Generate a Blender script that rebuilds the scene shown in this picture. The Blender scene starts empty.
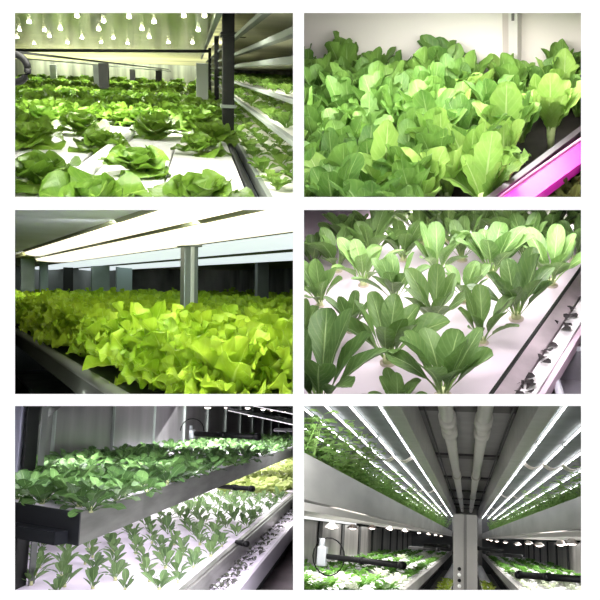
import bpy, bmesh, math, random
from mathutils import Vector, Matrix
R = random.Random(11)
SC = bpy.context.scene
COL = SC.collection
F = 700.0
CAM = Vector((0, 0, 1.5))
D0 = 1.2
PI = math.pi

cam = bpy.data.cameras.new('camera'); co = bpy.data.objects.new('camera', cam); COL.objects.link(co)
co.location = CAM; co.rotation_euler = (PI/2, 0, 0)
cam.sensor_width = 36; cam.lens = 36*F/600; cam.clip_end = 200; cam.clip_start = .05
SC.camera = co
SC.view_settings.view_transform = 'Standard'; SC.view_settings.look = 'None'
SC.view_settings.gamma = 1; SC.view_settings.use_curve_mapping = False; SC.view_settings.exposure = 0
SC.cycles.use_denoising = True
SC.cycles.max_bounces = 8; SC.cycles.transparent_max_bounces = 8
SC.cycles.sample_clamp_indirect = 4
w = bpy.data.worlds.new('world'); SC.world = w; w.use_nodes = True
w.node_tree.nodes['Background'].inputs[0].default_value = (1, 1, 1, 1)
w.node_tree.nodes['Background'].inputs[1].default_value = 1.12

# ------------------------------------------------------------------ materials
MATS = {}
def lin(c):
    return tuple((x/12.92 if x <= .04045 else ((x+.055)/1.055)**2.4) for x in [v/255 for v in c])
def mat(name, rgb, rough=.5, metal=0., noise=0., nscale=6., emis=None, es=0., bump=0., stretch=(1, 1, 1), spec=.5, alpha=1., trans=0.):
    if name in MATS: return MATS[name]
    m = bpy.data.materials.new(name); m.use_nodes = True; nt = m.node_tree; b = nt.nodes['Principled BSDF']
    c = lin(rgb)
    b.inputs['Base Color'].default_value = (*c, 1); b.inputs['Roughness'].default_value = rough
    b.inputs['Metallic'].default_value = metal; b.inputs['Specular IOR Level'].default_value = spec
    if alpha < 1: b.inputs['Alpha'].default_value = alpha
    if trans: b.inputs['Transmission Weight'].default_value = trans
    if emis: b.inputs['Emission Color'].default_value = (*lin(emis), 1); b.inputs['Emission Strength'].default_value = es
    tc = nt.nodes.new('ShaderNodeTexCoord'); mp = nt.nodes.new('ShaderNodeMapping'); mp.inputs['Scale'].default_value = stretch
    nt.links.new(tc.outputs['Object'], mp.inputs[0])
    nz = nt.nodes.new('ShaderNodeTexNoise'); nz.inputs['Scale'].default_value = nscale; nz.inputs['Detail'].default_value = 5
    nt.links.new(mp.outputs[0], nz.inputs[0])
    if noise:
        rp = nt.nodes.new('ShaderNodeValToRGB')
        rp.color_ramp.elements[0].position = .3; rp.color_ramp.elements[1].position = .7
        rp.color_ramp.elements[0].color = (*[x*(1-noise) for x in c], 1); rp.color_ramp.elements[1].color = (*[min(1, x*(1+noise)) for x in c], 1)
        nt.links.new(nz.outputs[0], rp.inputs[0]); nt.links.new(rp.outputs[0], b.inputs['Base Color'])
    if bump:
        bp = nt.nodes.new('ShaderNodeBump'); bp.inputs['Strength'].default_value = bump; bp.inputs['Distance'].default_value = .01
        nt.links.new(nz.outputs[0], bp.inputs['Height']); nt.links.new(bp.outputs[0], b.inputs['Normal'])
    MATS[name] = m; return m
def leafmat(name, dark, light, rib, rough=.45, tr=.3, base=None, spec=.35):
    m = bpy.data.materials.new(name); m.use_nodes = True; nt = m.node_tree; N = nt.nodes; L = nt.links
    b = N['Principled BSDF']; b.inputs['Roughness'].default_value = rough; b.inputs['Specular IOR Level'].default_value = spec
    uv = N.new('ShaderNodeUVMap'); sp = N.new('ShaderNodeSeparateXYZ'); L.new(uv.outputs[0], sp.inputs[0])
    def M(op, a, bb=None, clamp=False):
        n = N.new('ShaderNodeMath'); n.operation = op; n.use_clamp = clamp
        for k, x in enumerate((a, bb)):
            if x is None: continue
            if isinstance(x, (int, float)): n.inputs[k].default_value = x
            else: L.new(x, n.inputs[k])
        return n.outputs[0]
    au = M('ABSOLUTE', M('SUBTRACT', sp.outputs[0], .5))
    v = sp.outputs[1]
    wid = M('ADD', M('MULTIPLY', M('SUBTRACT', 1., v), .085), .012)
    ribm = M('SUBTRACT', 1., M('DIVIDE', au, wid), True)
    side = M('POWER', M('ABSOLUTE', M('SINE', M('MULTIPLY', M('SUBTRACT', v, M('MULTIPLY', au, .55)), 26.))), 14.)
    side = M('MULTIPLY', side, .10)
    mask = M('MAXIMUM', M('MULTIPLY', ribm, .7), side)
    nz = N.new('ShaderNodeTexNoise'); nz.inputs['Scale'].default_value = 18; nz.inputs['Detail'].default_value = 3
    tc = N.new('ShaderNodeTexCoord'); L.new(tc.outputs['Object'], nz.inputs[0])
    oi = N.new('ShaderNodeObjectInfo')
    fac = M('ADD', M('MULTIPLY', M('SUBTRACT', nz.outputs[0], .5), 1.1), M('ADD', .25, M('MULTIPLY', oi.outputs['Random'], .5)), True)
    mx = N.new('ShaderNodeMix'); mx.data_type = 'RGBA'
    mx.inputs[6].default_value = (*lin(dark), 1); mx.inputs[7].default_value = (*lin(light), 1); L.new(fac, mx.inputs[0])
    cur = mx.outputs[2]
    if base:
        m3 = N.new('ShaderNodeMix'); m3.data_type = 'RGBA'; L.new(cur, m3.inputs[6]); m3.inputs[7].default_value = (*lin(base), 1)
        L.new(M('SUBTRACT', 1., M('MULTIPLY', v, 2.6), True), m3.inputs[0]); cur = m3.outputs[2]
    m2 = N.new('ShaderNodeMix'); m2.data_type = 'RGBA'; L.new(cur, m2.inputs[6]); m2.inputs[7].default_value = (*lin(rib), 1); L.new(mask, m2.inputs[0])
    L.new(m2.outputs[2], b.inputs['Base Color'])
    bp = N.new('ShaderNodeBump'); bp.inputs['Strength'].default_value = .5; bp.inputs['Distance'].default_value = .004
    hz = N.new('ShaderNodeTexNoise'); hz.inputs['Scale'].default_value = 90; L.new(tc.outputs['Object'], hz.inputs[0])
    L.new(M('SUBTRACT', hz.outputs[0], mask), bp.inputs['Height']); L.new(bp.outputs[0], b.inputs['Normal'])
    t = N.new('ShaderNodeBsdfTranslucent'); L.new(m2.outputs[2], t.inputs[0])
    ms = N.new('ShaderNodeMixShader'); ms.inputs[0].default_value = tr
    L.new(b.outputs[0], ms.inputs[1]); L.new(t.outputs[0], ms.inputs[2]); L.new(ms.outputs[0], N['Material Output'].inputs[0])
    MATS[name] = m; return m

# ------------------------------------------------------------------ panels
RECT = {1: (15, 13, 293, 197), 2: (304, 13, 581, 197), 3: (15, 210, 293, 394), 4: (304, 210, 581, 394), 5: (15, 406, 293, 590), 6: (304, 406, 581, 590)}
ZO = {1: (10, 8), 2: (299, 8), 3: (10, 204), 4: (299, 204), 5: (10, 400), 6: (299, 400)}
WHERE = {1: 'upper left picture', 2: 'upper right picture', 3: 'middle left picture', 4: 'middle right picture', 5: 'lower left picture', 6: 'lower right picture'}
PANEL_OF = {}
def ray(u, v): return Vector(((u-300)/F, 1, (300-v)/F))
def wproj(p):
    q = p-CAM
    return (300+F*q.x/q.y, 300-F*q.z/q.y) if q.y > .01 else (-9999, -9999)
class Panel:
    def __init__(s, n, vp, upright=None, share=1.):
        s.n = n; Y = ray(*vp).normalized(); X = Y.cross(Vector((0, 0, 1))).normalized(); Z = X.cross(Y)
        s.M = Matrix((X, Y, Z)).transposed()
        if upright:
            roll = 0.
            for _ in range(6):
                M = s.M @ Matrix.Rotation(roll*1.0, 3, 'Y'); r = ray(*upright).normalized()*4
                a = wproj(CAM+r); z = M.col[2]; b = wproj(CAM+r+z*.2)
                roll += math.atan2(-(b[0]-a[0]), (a[1]-b[1]))
            s.M = s.M @ Matrix.Rotation(roll*share, 3, 'Y')
        s.Mi = s.M.inverted()
    def at(s, u, v, x=None, y=None, z=None):
        r = s.Mi @ ray(u, v)
        if x is not None: t = x/r.x
        elif y is not None: t = y/r.y
        else: t = z/r.z
        return r*t
    def q(s, zx, zy, **k):
        o = ZO[s.n]; return s.at(o[0]+zx/2.08333, o[1]+zy/2.08333, **k)
    def W(s, p): return CAM + s.M @ Vector(p)
    def proj(s, p): return wproj(s.W(p))
    def depth(s, p): return (s.M @ Vector(p)).y
    def inside(s, p, m=0):
        u, v = s.proj(p); r = RECT[s.n]; return r[0]-m < u < r[2]+m and r[1]-m < v < r[3]+m
    def mw(s, loc, rz=0, sc=1, tilt=(0, 0)):
        return Matrix.Translation(s.W(loc)) @ s.M.to_4x4() @ Matrix.Rotation(tilt[0], 4, 'X') @ Matrix.Rotation(tilt[1], 4, 'Y') @ Matrix.Rotation(rz, 4, 'Z') @ (Matrix.Diagonal((*sc, 1)) if isinstance(sc, tuple) else Matrix.Scale(sc, 4))

def tag(o, label=None, cat=None, group=None, kind=None):
    if label: o['label'] = label
    if cat: o['category'] = cat
    if group: o['group'] = group
    if kind: o['kind'] = kind
    return o
def mk(name, V, Fc, m, P=None, parent=None, smooth=False, UV=None):
    """mesh in panel coordinates -> one object, origin at the middle of its base"""
    me = bpy.data.meshes.new(name)
    if P is not None and V:
        c = Vector((sum(v[0] for v in V)/len(V), sum(v[1] for v in V)/len(V), min(v[2] for v in V)))
    else: c = Vector((0, 0, 0))
    me.from_pydata([tuple(Vector(v)-c) for v in V], [], Fc)
    for mm in (m if isinstance(m, (list, tuple)) else [m]): me.materials.append(mm)
    if smooth: me.polygons.foreach_set('use_smooth', [True]*len(me.polygons))
    if UV:
        l = me.uv_layers.new(name='UVMap')
        for i, lp in enumerate(me.loops): l.data[i].uv = UV[lp.vertex_index]
    me.update()
    bm = bmesh.new(); bm.from_mesh(me)
    if not UV: bmesh.ops.recalc_face_normals(bm, faces=bm.faces)
    bm.to_mesh(me); bm.free()
    o = bpy.data.objects.new(name, me); COL.objects.link(o)
    mwd = P.mw(c) if P else Matrix.Identity(4)
    if parent is not None:
        o.parent = parent; o.matrix_basis = WORLD[parent.name].inverted() @ mwd
    else: o.matrix_basis = mwd
    WORLD[o.name] = mwd
    if P: PANEL_OF[o.name] = P.n
    return o
WORLD = {}
def empty(name, P, loc, rz=0):
    o = bpy.data.objects.new(name, None); COL.objects.link(o); m = P.mw(loc, rz); o.matrix_basis = m; WORLD[o.name] = m
    o.empty_display_size = .02; return o
class G:
    """geometry collector"""
    def __init__(s): s.V = []; s.F = []
    def add(s, V, Fc):
        n = len(s.V); s.V += [tuple(v) for v in V]; s.F += [tuple(i+n for i in f) for f in Fc]; return s
    def box(s, a, b, bev=0.):
        x0, y0, z0 = [min(a[i], b[i]) for i in range(3)]; x1, y1, z1 = [max(a[i], b[i]) for i in range(3)]
        bm = bmesh.new(); bmesh.ops.create_cube(bm, size=1)
        for v in bm.verts: v.co = Vector((x0 if v.co.x < 0 else x1, y0 if v.co.y < 0 else y1, z0 if v.co.z < 0 else z1))
        if bev: bmesh.ops.bevel(bm, geom=bm.edges[:], offset=bev, segments=2, profile=.5, affect='EDGES')
        bm.verts.index_update(); s.add([v.co[:] for v in bm.verts], [[v.index for v in f.verts] for f in bm.faces]); bm.free(); return s
    def prism(s, base, top):
        n = len(base)
        return s.add(list(base)+list(top), [tuple(range(n))[::-1], tuple(range(n, 2*n))]+[(i, (i+1) % n, n+(i+1) % n, n+i) for i in range(n)])
    def beam(s, p, q, w, h, up=(0, 0, 1)):
        p = Vector(p); q = Vector(q); d = (q-p).normalized(); u = Vector(up); sx = d.cross(u).normalized(); u = sx.cross(d)
        c = [(-w/2, -h/2), (w/2, -h/2), (w/2, h/2), (-w/2, h/2)]
        return s.prism([p+sx*a+u*b for a, b in c], [q+sx*a+u*b for a, b in c])
    def tube(s, pts, r, n=12, cap=True):
        pts = [Vector(p) for p in pts]; rs = r if isinstance(r, (list, tuple)) else [r]*len(pts); rings = []
        V = []; Fc = []
        for i, p in enumerate(pts):
            d = (pts[min(i+1, len(pts)-1)]-pts[max(i-1, 0)]).normalized()
            a = d.cross(Vector((0, 0, 1)) if abs(d.z) < .9 else Vector((1, 0, 0))).normalized(); b = d.cross(a)
            for k in range(n):
                t = 2*PI*k/n; V.append(p+(a*math.cos(t)+b*math.sin(t))*rs[i])
        for i in range(len(pts)-1):
            for k in range(n): Fc.append((i*n+k, i*n+(k+1) % n, (i+1)*n+(k+1) % n, (i+1)*n+k))
        if cap: Fc.append(tuple(range(n))[::-1]); Fc.append(tuple(range((len(pts)-1)*n, len(pts)*n)))
        return s.add(V, Fc)
    def ball(s, c, r, sq=(1, 1, 1), n=10):
        bm = bmesh.new(); bmesh.ops.create_uvsphere(bm, u_segments=n, v_segments=max(5, n//2+1), radius=1)
        bm.verts.index_update(); s.add([(c[0]+v.co.x*r*sq[0], c[1]+v.co.y*r*sq[1], c[2]+v.co.z*r*sq[2]) for v in bm.verts], [[v.index for v in f.verts] for f in bm.faces]); bm.free(); return s
    def mk(s, name, m, P, parent=None, smooth=False): return mk(name, s.V, s.F, m, P, parent, smooth)
def struct(o): o['kind'] = 'structure'; return o

# ------------------------------------------------------------------ leaves and plants
def sup(t, c, base, wb, p=2.2):
    """leaf outline: narrow stalk to t=base, widening to t=c, round tip"""
    if t <= base: return wb
    if t < c: q = (t-base)/(c-base); return wb+(1-wb)*(math.sin(PI/2*q))**1.3
    return max(.02, (1-((t-c)/(1-c))**p)**(1/p))
def pr_spoon(t): return sup(t, .68, .30, .13, 2.1)
def pr_rom(t): return sup(t, .62, .04, .16, 2.1)
def pr_but(t): return sup(t, .58, .0, .22, 2.2)
def pr_oval(t): return sup(t, .62, .2, .10, 1.9)
PR = dict(spoon=pr_spoon, rom=pr_rom, but=pr_but, oval=pr_oval)
class Fol:
    def __init__(s): s.V = []; s.F = []; s.U = []
    def leaf(s, az, e0, e1, L, W, prof='rom', cup=.3, ruf=0., rf=3, nu=6, nv=9, r0=.004, z0=0., off=(0, 0), wr=0., roll=0., pw=1.2, rg=R, side=0.):
        pf = PR[prof]; n0 = len(s.V); r = r0; z = z0; ph = rg.uniform(0, 6.28); ph2 = rg.uniform(0, 6.28); ca, sa = math.cos(az), math.sin(az); y = 0; tp = .25*0
        for j in range(nv+1):
            t = (1-(1-j/nv)**1.55)*(1-.25*(1-j/nv)**2) if j < nv else 1.; e = e0+(e1-e0)*t**pw
            dt = t-tp; tp = t
            if j: r += math.cos(e)*L*dt; z += math.sin(e)*L*dt; y += side*L*dt*t
            nr, nz = -math.sin(e), math.cos(e)
            wd = W*pf(t)
            for i in range(nu+1):
                q = -1+2*i/nu
                lat = q*wd*(1-.18*abs(q)*min(cup, 1.5))
                h = cup*wd*q*q+ruf*abs(q)**1.6*math.sin(rf*2*PI*t+ph+q*1.3)*min(1, pf(t)*1.4)
                if wr: h += wr*math.sin(7*q+ph2+9*t)*math.cos(17*t+ph+3*q)
                h += roll*q*wd
                lat += (ruf*.5*math.cos(rf*2*PI*t+ph) * q*abs(q) if ruf else 0)
                rr = r+nr*h; zz = z+nz*h; yy = lat+y
                s.V.append((off[0]+rr*ca-yy*sa, off[1]+rr*sa+yy*ca, zz)); s.U.append(((q+1)/2, t))
        for j in range(nv):
            for i in range(nu):
                a = n0+j*(nu+1)+i; s.F.append((a, a+1, a+nu+2, a+nu+1))
        return s
    def mesh(s, name, m):
        me = bpy.data.meshes.new(name); me.from_pydata(s.V, [], s.F); me.materials.append(m)
        me.polygons.foreach_set('use_smooth', [True]*len(me.polygons))
        l = me.uv_layers.new(name='UVMap')
        for i, lp in enumerate(me.loops): l.data[i].uv = s.U[lp.vertex_index]
        me.update(); return me
def gmesh(g, name, m, smooth=True):
    me = bpy.data.meshes.new(name); me.from_pydata(g.V, [], g.F); me.materials.append(m)
    if smooth: me.polygons.foreach_set('use_smooth', [True]*len(me.polygons))
    me.update(); return me
def put(P, name, me, loc, rz, sc, label, cat, group=None, parts=(), tilt=(0, 0)):
    """a plant: near ones an empty with its parts, far ones one mesh"""
    m = P.mw(loc, rz, sc, tilt)
    if parts:
        e = bpy.data.objects.new(name, None); COL.objects.link(e); e.matrix_basis = m; WORLD[e.name] = m; e.empty_display_size = .02
        for pn, pm in [('foliage', me)]+list(parts):
            o = bpy.data.objects.new(pn, pm); COL.objects.link(o); o.parent = e; PANEL_OF[o.name] = P.n
        tag(e, label, cat, group); return e
    o = bpy.data.objects.new(name, me); COL.objects.link(o); o.matrix_basis = m; PANEL_OF[o.name] = P.n
    tag(o, label, cat, group); return o
_u = ['', 'first', 'second', 'third', 'fourth', 'fifth', 'sixth', 'seventh', 'eighth', 'ninth', 'tenth', 'eleventh', 'twelfth', 'thirteenth', 'fourteenth', 'fifteenth', 'sixteenth', 'seventeenth', 'eighteenth', 'nineteenth']
_c = ['', '', 'twenty', 'thirty', 'forty', 'fifty']
def nth(k): return _u[k] if k < 20 else (_c[k//10][:-1]+'ieth' if k % 10 == 0 else _c[k//10]+'-'+_u[k % 10])

def area(P, u, v, dep, sx, sy, power, col=(1, 1, 1), n=(0, .5, -.87), spread=180):
    """unseen fill lamp added to brighten a niche, its back to the camera (n is its direction in the room)"""
    l = bpy.data.lights.new('unseen_fill_lamp', 'AREA'); l.shape = 'RECTANGLE'; l.size = sx; l.size_y = sy; l.energy = power; l.color = col; l.spread = math.radians(spread)
    o = bpy.data.objects.new('unseen_fill_lamp', l); COL.objects.link(o)
    z = -Vector(n).normalized(); x = Vector((1, 0, 0)); x = (x - z*x.dot(z)).normalized(); y = z.cross(x)
    o.matrix_basis = Matrix.Translation(CAM+ray(u, v)*dep) @ Matrix((x, y, z)).transposed().to_4x4()
    return o

# ------------------------------------------------------------------ the white display wall with six niches
m_board = mat('white_board', (252, 252, 252), .9, spec=0.)
xs = [-260, 15, 293, 304, 581, 860]; ys = [-260, 13, 197, 210, 394, 406, 590, 860]
def bp(u, v, d): p = CAM+ray(u, v)*d; return (p.x, p.y, p.z)
DF = 40.
V = []; Fc = []
idx = {}
for k, d in enumerate((D0, D0+.012)):
    for i, u in enumerate(xs):
        for j, v in enumerate(ys): idx[(k, i, j)] = len(V); V.append(bp(u, v, d))
hole = lambda i, j: i in (1, 3) and j in (1, 3, 5)
for i in range(5):
    for j in range(7):
        if hole(i, j):
            a = [(i, j), (i+1, j), (i+1, j+1), (i, j+1)]
            for q in range(4):
                p1, p2 = a[q], a[(q+1) % 4]; Fc.append((idx[(0, *p1)], idx[(0, *p2)], idx[(1, *p2)], idx[(1, *p1)]))
            continue
        for k in (0, 1): Fc.append((idx[(k, i, j)], idx[(k, i+1, j)], idx[(k, i+1, j+1)], idx[(k, i, j+1)]))
struct(mk('wall_front', V, Fc, m_board))
m_in = mat('niche_lining', (150, 152, 150), .9, spec=.1)
def wedge(u0, v0, u1, v1):
    g = G(); a = D0+.014
    c = [(u0, v0), (u1, v0), (u1, v1), (u0, v1)]
    g.prism([bp(u, v, a) for u, v in c], [bp(u, v, DF) for u, v in c]); return g
e = .6
for i, (a, b) in enumerate(((5, 15-e), (293+e, 304-e), (581+e, 591))):
    g = wedge(a, 13-e, b, 590+e); struct(mk(('wall_left', 'wall_middle', 'wall_right')[i], g.V, g.F, m_in))
for i, (a, b) in enumerate(((3, 13-e), (590+e, 600))):
    g = wedge(5, a, 591, b); struct(mk(('wall_top', 'wall_bottom')[i], g.V, g.F, m_in))
for a, b in ((197+e, 210-e), (394+e, 406-e)):
    for (c, d) in ((15-e, 293+e), (304-e, 581+e)):
        g = wedge(c, a, d, b); struct(mk('wall_shelf', g.V, g.F, m_in))

m_white = mat('white_plastic', (246, 246, 244), .35, noise=.015, nscale=3)
m_raft = mat('white_raft', (243, 240, 241), .55, noise=.03, nscale=8, bump=.05)
m_steel = mat('brushed_steel', (150, 150, 148), .42, .85, noise=.25, nscale=5, stretch=(1, 1, 5))
m_greym = mat('grey_metal', (140, 150, 142), .45, .5, noise=.12)
m_dark = mat('dark_metal', (26, 28, 26), .6, spec=.3)
m_black = mat('black_plastic', (11, 12, 13), .55, spec=.3)

#SPLIT
# ================================================================== 1: butterhead beds under a mirrored ceiling
def panel1():
    P = Panel(1, (197, 70), (226, 90), .8); h = .36
    leaf1 = leafmat('butterhead_leaf', (78, 118, 34), (134, 170, 60), (165, 190, 100), .38, .2, base=(165, 200, 80), spec=.4)
    y0, y1 = 1.28, 20.
    m_ceil = mat('mirror_film_painted_bands', (226, 226, 172), .14, .72, noise=.38, nscale=2.2, stretch=(.07, .7, 1))  # stretched colour bands stand in for reflections in the film
    # bed: rafts, ridge, frame
    k = 0
    for (xa, xb) in ((.15, -.108), (-.114, -.40), (-.46, -.74), (-.746, -1.03), (-1.036, -1.32)):
        k += 1
        tag(G().box((xa, y0, -h-.03), (xb, 3.6+(.0 if k < 3 else .8), -h), .004).mk('raft', m_white, P),
            f'white floating raft, {nth(k)} from the right edge of the lettuce bed, {WHERE[1]}', 'raft', 'white rafts under the butterheads')
    tag(G().box((.15, 3.62, -h-.03), (-6, y1, -h), .004).mk('raft', m_white, P), 'far white raft bed under the distant dense butterhead field, upper left picture', 'raft', 'white rafts under the butterheads')
    a = P.q(120, 372, z=-h+.012); b = P.q(262, 252, z=-h+.012)
    t = empty('channel_cover', P, a)
    g = G().tube([a, b], .028, 16); g.mk('cover_tube', m_white, P, t, True)
    G().tube([b, b+(b-a).normalized()*.02], .031, 16).mk('end_cap', m_white, P, t, True)
    tag(t, 'white rounded channel cover running between the near butterhead lettuces, upper left picture', 'channel cover')
    tr = empty('bed_frame', P, (.17, 4, -h-.08))
    G().box((.155, y0, -h-.08), (.175, y1, -h+.006), .003).mk('side_rail', m_black, P, tr)
    G().box((-6, y0, -h-.08), (.155, y1, -h-.035)).mk('base_tray', m_dark, P, tr)
    tr.name = 'bed_underframe'; tag(tr, 'dark metal frame carrying the butterhead lettuce bed, upper left picture', 'frame')
    # ceiling and back
    zc = .30
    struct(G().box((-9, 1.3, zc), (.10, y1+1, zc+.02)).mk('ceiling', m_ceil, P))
    struct(G().box((.30, 1.3, zc+.16), (9, y1+1, zc+.18)).mk('ceiling', mat('pale_ceiling', (205, 205, 180), .4, .4, noise=.2, nscale=3), P))
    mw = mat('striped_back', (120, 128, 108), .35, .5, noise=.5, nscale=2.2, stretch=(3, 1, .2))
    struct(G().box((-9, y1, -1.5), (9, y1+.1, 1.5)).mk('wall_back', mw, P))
    struct(G().box((-9, y1-.1, .11), (9, y1-.05, 1.5)).mk('wall_back', mat('added_pale_reflector', (205, 208, 160), .5, noise=.45, nscale=5, stretch=(.08, 1, 3)), P))  # added pale panel, gives the mirrored ceiling pale banded reflections
    struct(G().box((-1, 1.3, -.75), (8, y1, -.73)).mk('floor', mat('dark_floor', (40, 42, 42), .6, noise=.3), P))
    tag(G().box((.10, 1.3, zc-.02), (.135, y1, zc+.05), .003).mk('ceiling_rail', m_greym, P), 'long grey metal rail along the mirrored ceiling edge, upper left picture', 'rail')
    t = P.q(12, 88, y=6); t2 = P.q(415, 90, y=6)
    tag(G().tube([t, t2], .012, 8).mk('cross_bar', m_dark, P, None, True), 'thin dark bar crossing under the mirrored ceiling, upper left picture', 'bar')
    tag(G().beam(P.q(15, 92, y=4.2), P.q(330, 128, y=15), .014, .014).mk('slanting_beam', m_dark, P), 'dark slanting beam running back above the left lettuces, upper left picture', 'beam')
    tag(G().beam(P.q(335, 132, y=15), P.q(15, 104, y=10), .014, .014).mk('slanting_rail', m_greym, P), 'thin grey rail beneath the dark slanting beam, upper left picture', 'rail')
    for (zx, wz, ya, d, mm, lb) in ((195, 9, (115, 168), 9, m_dark, 'dark grey post standing among the distant butterheads left of centre'), (183, 8, (118, 168), 10.5, m_greym, 'light grey post just left of a dark post among distant butterheads'),
                               (255, 5, (128, 160), 14, m_dark, 'slim far dark post nearest the middle of the back wall'), (90, 5, (118, 158), 13, m_greym, 'slim far grey post on the left side of the back wall'), (310, 6, (128, 160), 16, m_dark, 'slim far dark post right of centre by the back wall')):
        a = P.q(zx-wz, ya[1], y=d); b = P.q(zx+wz, ya[0], y=d)
        tag(G().box(a, (b.x, a.y+.08, b.z), .004).mk('support_post', mm, P), lb+', upper left picture', 'post', 'posts beyond the butterhead bed')
    a = P.q(388, 190, y=7.5); b = P.q(413, 115, y=7.5)
    tag(G().box(a, (b.x, a.y+.6, b.z), .006).mk('metal_cabinet', mat('cabinet_grey', (160, 168, 160), .5, .2), P), 'pale grey metal box at the right edge of the far lettuces, upper left picture', 'cabinet')
    a = P.q(8, 125, y=2.6); g = G()
    g.tube([a+Vector((math.cos(t)*.045, 0, math.sin(t)*.045)) for t in [i*2*PI/20 for i in range(21)]], .012, 8)
    tag(g.mk('cable_loop', m_black, P, None, True), 'black cable loop hanging at the far left edge, upper left picture', 'cable')
    # lamps
    ml = mat('led_glow', (255, 255, 235), .5, emis=(255, 255, 225), es=40)
    lamp_base = gmesh(G().ball((0, 0, 0), .012, (1, 1, .4), 10), 'lamp', ml)
    row = 0
    for zy, xs_, dd in ((22, (-160, -108, -62, 10), 0), (44, (-140, -90, -24, 40), 0), (62, (-170, -120, -66, -8, 60), 0)):
        pass
    rows = [(18, (-5, 140, 248, 362, 405)), (30, (40, 195, 300)), (46, (20, 72, 105, 185, 275, 392)), (61, (15, 82, 150, 215, 290)), (74, (50, 120, 190, 245, 330, 380))]
    for zy, xz in rows:
        row += 1; c = 0
        for zx in xz:
            p = P.q(zx, zy+R.uniform(-2, 2), z=zc-.004)
            if not P.inside(p, -1) or P.depth(p) > 19: continue
            c += 1
            put(P, 'ceiling_light', lamp_base, p, 0, 1+.14*row, f'glowing lamp on mirrored ceiling, {nth(row)} row from top, {nth(c)} from left, {WHERE[1]}', 'lamp', 'small lamps on the mirrored ceiling')
    # lettuces
    def butter(seed, nleaf=17):
        r = random.Random(seed); f = Fol()
        for i in range(nleaf):
            t = i/nleaf; az = i*2.4+r.uniform(-.3, .3)
            e0 = .30+1.05*t; e1 = -.55+1.5*t+r.uniform(-.25, .25)
            L = .135*(1-.5*t)*r.uniform(.85, 1.15); W = .072*(1-.42*t)*r.uniform(.85, 1.15)
            f.leaf(az, e0, e1, L, W, 'but', cup=r.uniform(.25, .75)-(.45 if t < .35 else 0), ruf=.016*(1.1-t*.4), rf=r.choice((1, 1.5, 2)), nu=8, nv=9, r0=.01, z0=.012+.028*t, wr=.0028, roll=r.uniform(-.35, .35), rg=r, pw=1.4, side=r.uniform(-.25, .25))
        return f.mesh('butterhead', leaf1)
    BT = [butter(s) for s in range(5)]
    stem = gmesh(G().tube([(0, 0, 0), (0, 0, .04)], [.014, .01], 8), 'stem', mat('pale_stem', (190, 205, 120), .6))
    near = [(265, 348, 138, 'ruffled head in the middle front'), (396, 306, 96, 'the head at the right edge of the nearest raft'), (395, 428, 185, 'large head cut by the bottom edge right of centre'),
            (180, 446, 215, 'large head cut by the bottom edge left of centre'), (62, 378, 165, 'curled head in the bottom left corner'), (40, 292, 125, 'head at the left edge above the corner one'),
            (190, 298, 100, 'head just left of the white channel cover'), (145, 262, 100, 'head behind the white gap on the left raft'), (305, 270, 108, 'tall head straight behind the middle head'), (398, 255, 92, 'head behind the one at the raft edge'),
            (232, 244, 80, 'head at the far end of the channel cover'), (60, 235, 95, 'bushy head beyond the left edge one'), (105, 238, 70, 'small head left of the white gap, second row back'), (330, 232, 80, 'head in the narrow gap behind the tall head'), (20, 240, 70, 'pale head touching the left edge in the third row')]
    pts = []
    for k, (zx, zy, wz, lb) in enumerate(near):
        p = P.q(zx, zy, z=-h); d = P.depth(p); s = wz/2.083/F*d/.235
        pts.append((p, s))
        put(P, 'butterhead_lettuce', BT[k % 5], p, R.uniform(0, 6.28), (s*1.06, s*1.06, s*.88), 'green butterhead lettuce, '+lb+', '+WHERE[1], 'lettuce', 'butterhead lettuces on the white rafts', [('stem', stem)], tilt=(.22, 0))
    y = 3.5; row = 0
    while y < 19:
        row += 1; c = 0; x = .06-.14*(row % 2)*.8
        xsr = []
        while x > -y*.30: xsr.append(x); x -= .25+.012*y
        for x in sorted(xsr):
            p = Vector((x+R.uniform(-.04, .04), y+R.uniform(-.1, .1), -h))
            if not P.inside(p, 9): continue
            if any((p-q).length < .24*s2+.10 and y < 4.6 for q, s2 in pts): continue
            c += 1; s = R.uniform(.92, 1.2)*(1+.01*y)
            put(P, 'butterhead_lettuce', BT[R.randrange(5)], p, R.uniform(0, 6.28), (s, s, s*.95), f'dense field butterhead lettuce, {nth(row)} row from front, {nth(c)} from left, {WHERE[1]}', 'lettuce', 'butterhead lettuces on the white rafts', tilt=(.1, 0))
        y *= 1.075
    # racks on the right
    a = .227; lv = [(-.396, .05), (-.16, .010), (-.063, .008), (.033, .010), (.10, .010), (.205, .012)]
    pt = empty('rack_post', P, (.2, 4.6, -.6))
    G().box((.155, 4.55, -.6), (.228, 4.66, zc+.06), .004).mk('column', m_dark, P, pt)
    G().box((.145, 4.53, -.22), (.24, 4.68, -.20), .002).mk('bracket', m_greym, P, pt)
    G().box((.145, 4.53, .20), (.30, 4.68, .225), .002).mk('bracket', m_dark, P, pt)
    tag(pt, 'dark upright rack post between lettuce bed and seedling shelves, upper left picture', 'post')
    for yy, nm in ((8.2, 'second dark rack post behind the tall one'), (12.5, 'farthest dark rack post behind the tall one')):
        tag(G().box((.19, yy, -.6), (.24, yy+.1, zc+.06), .004).mk('rack_post', m_dark, P), nm+', upper left picture', 'post')
    words = ['lowest', 'second lowest', 'third lowest']
    m_bed = mat('seedling_bed', (238, 240, 226), .55, noise=.03)
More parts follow.
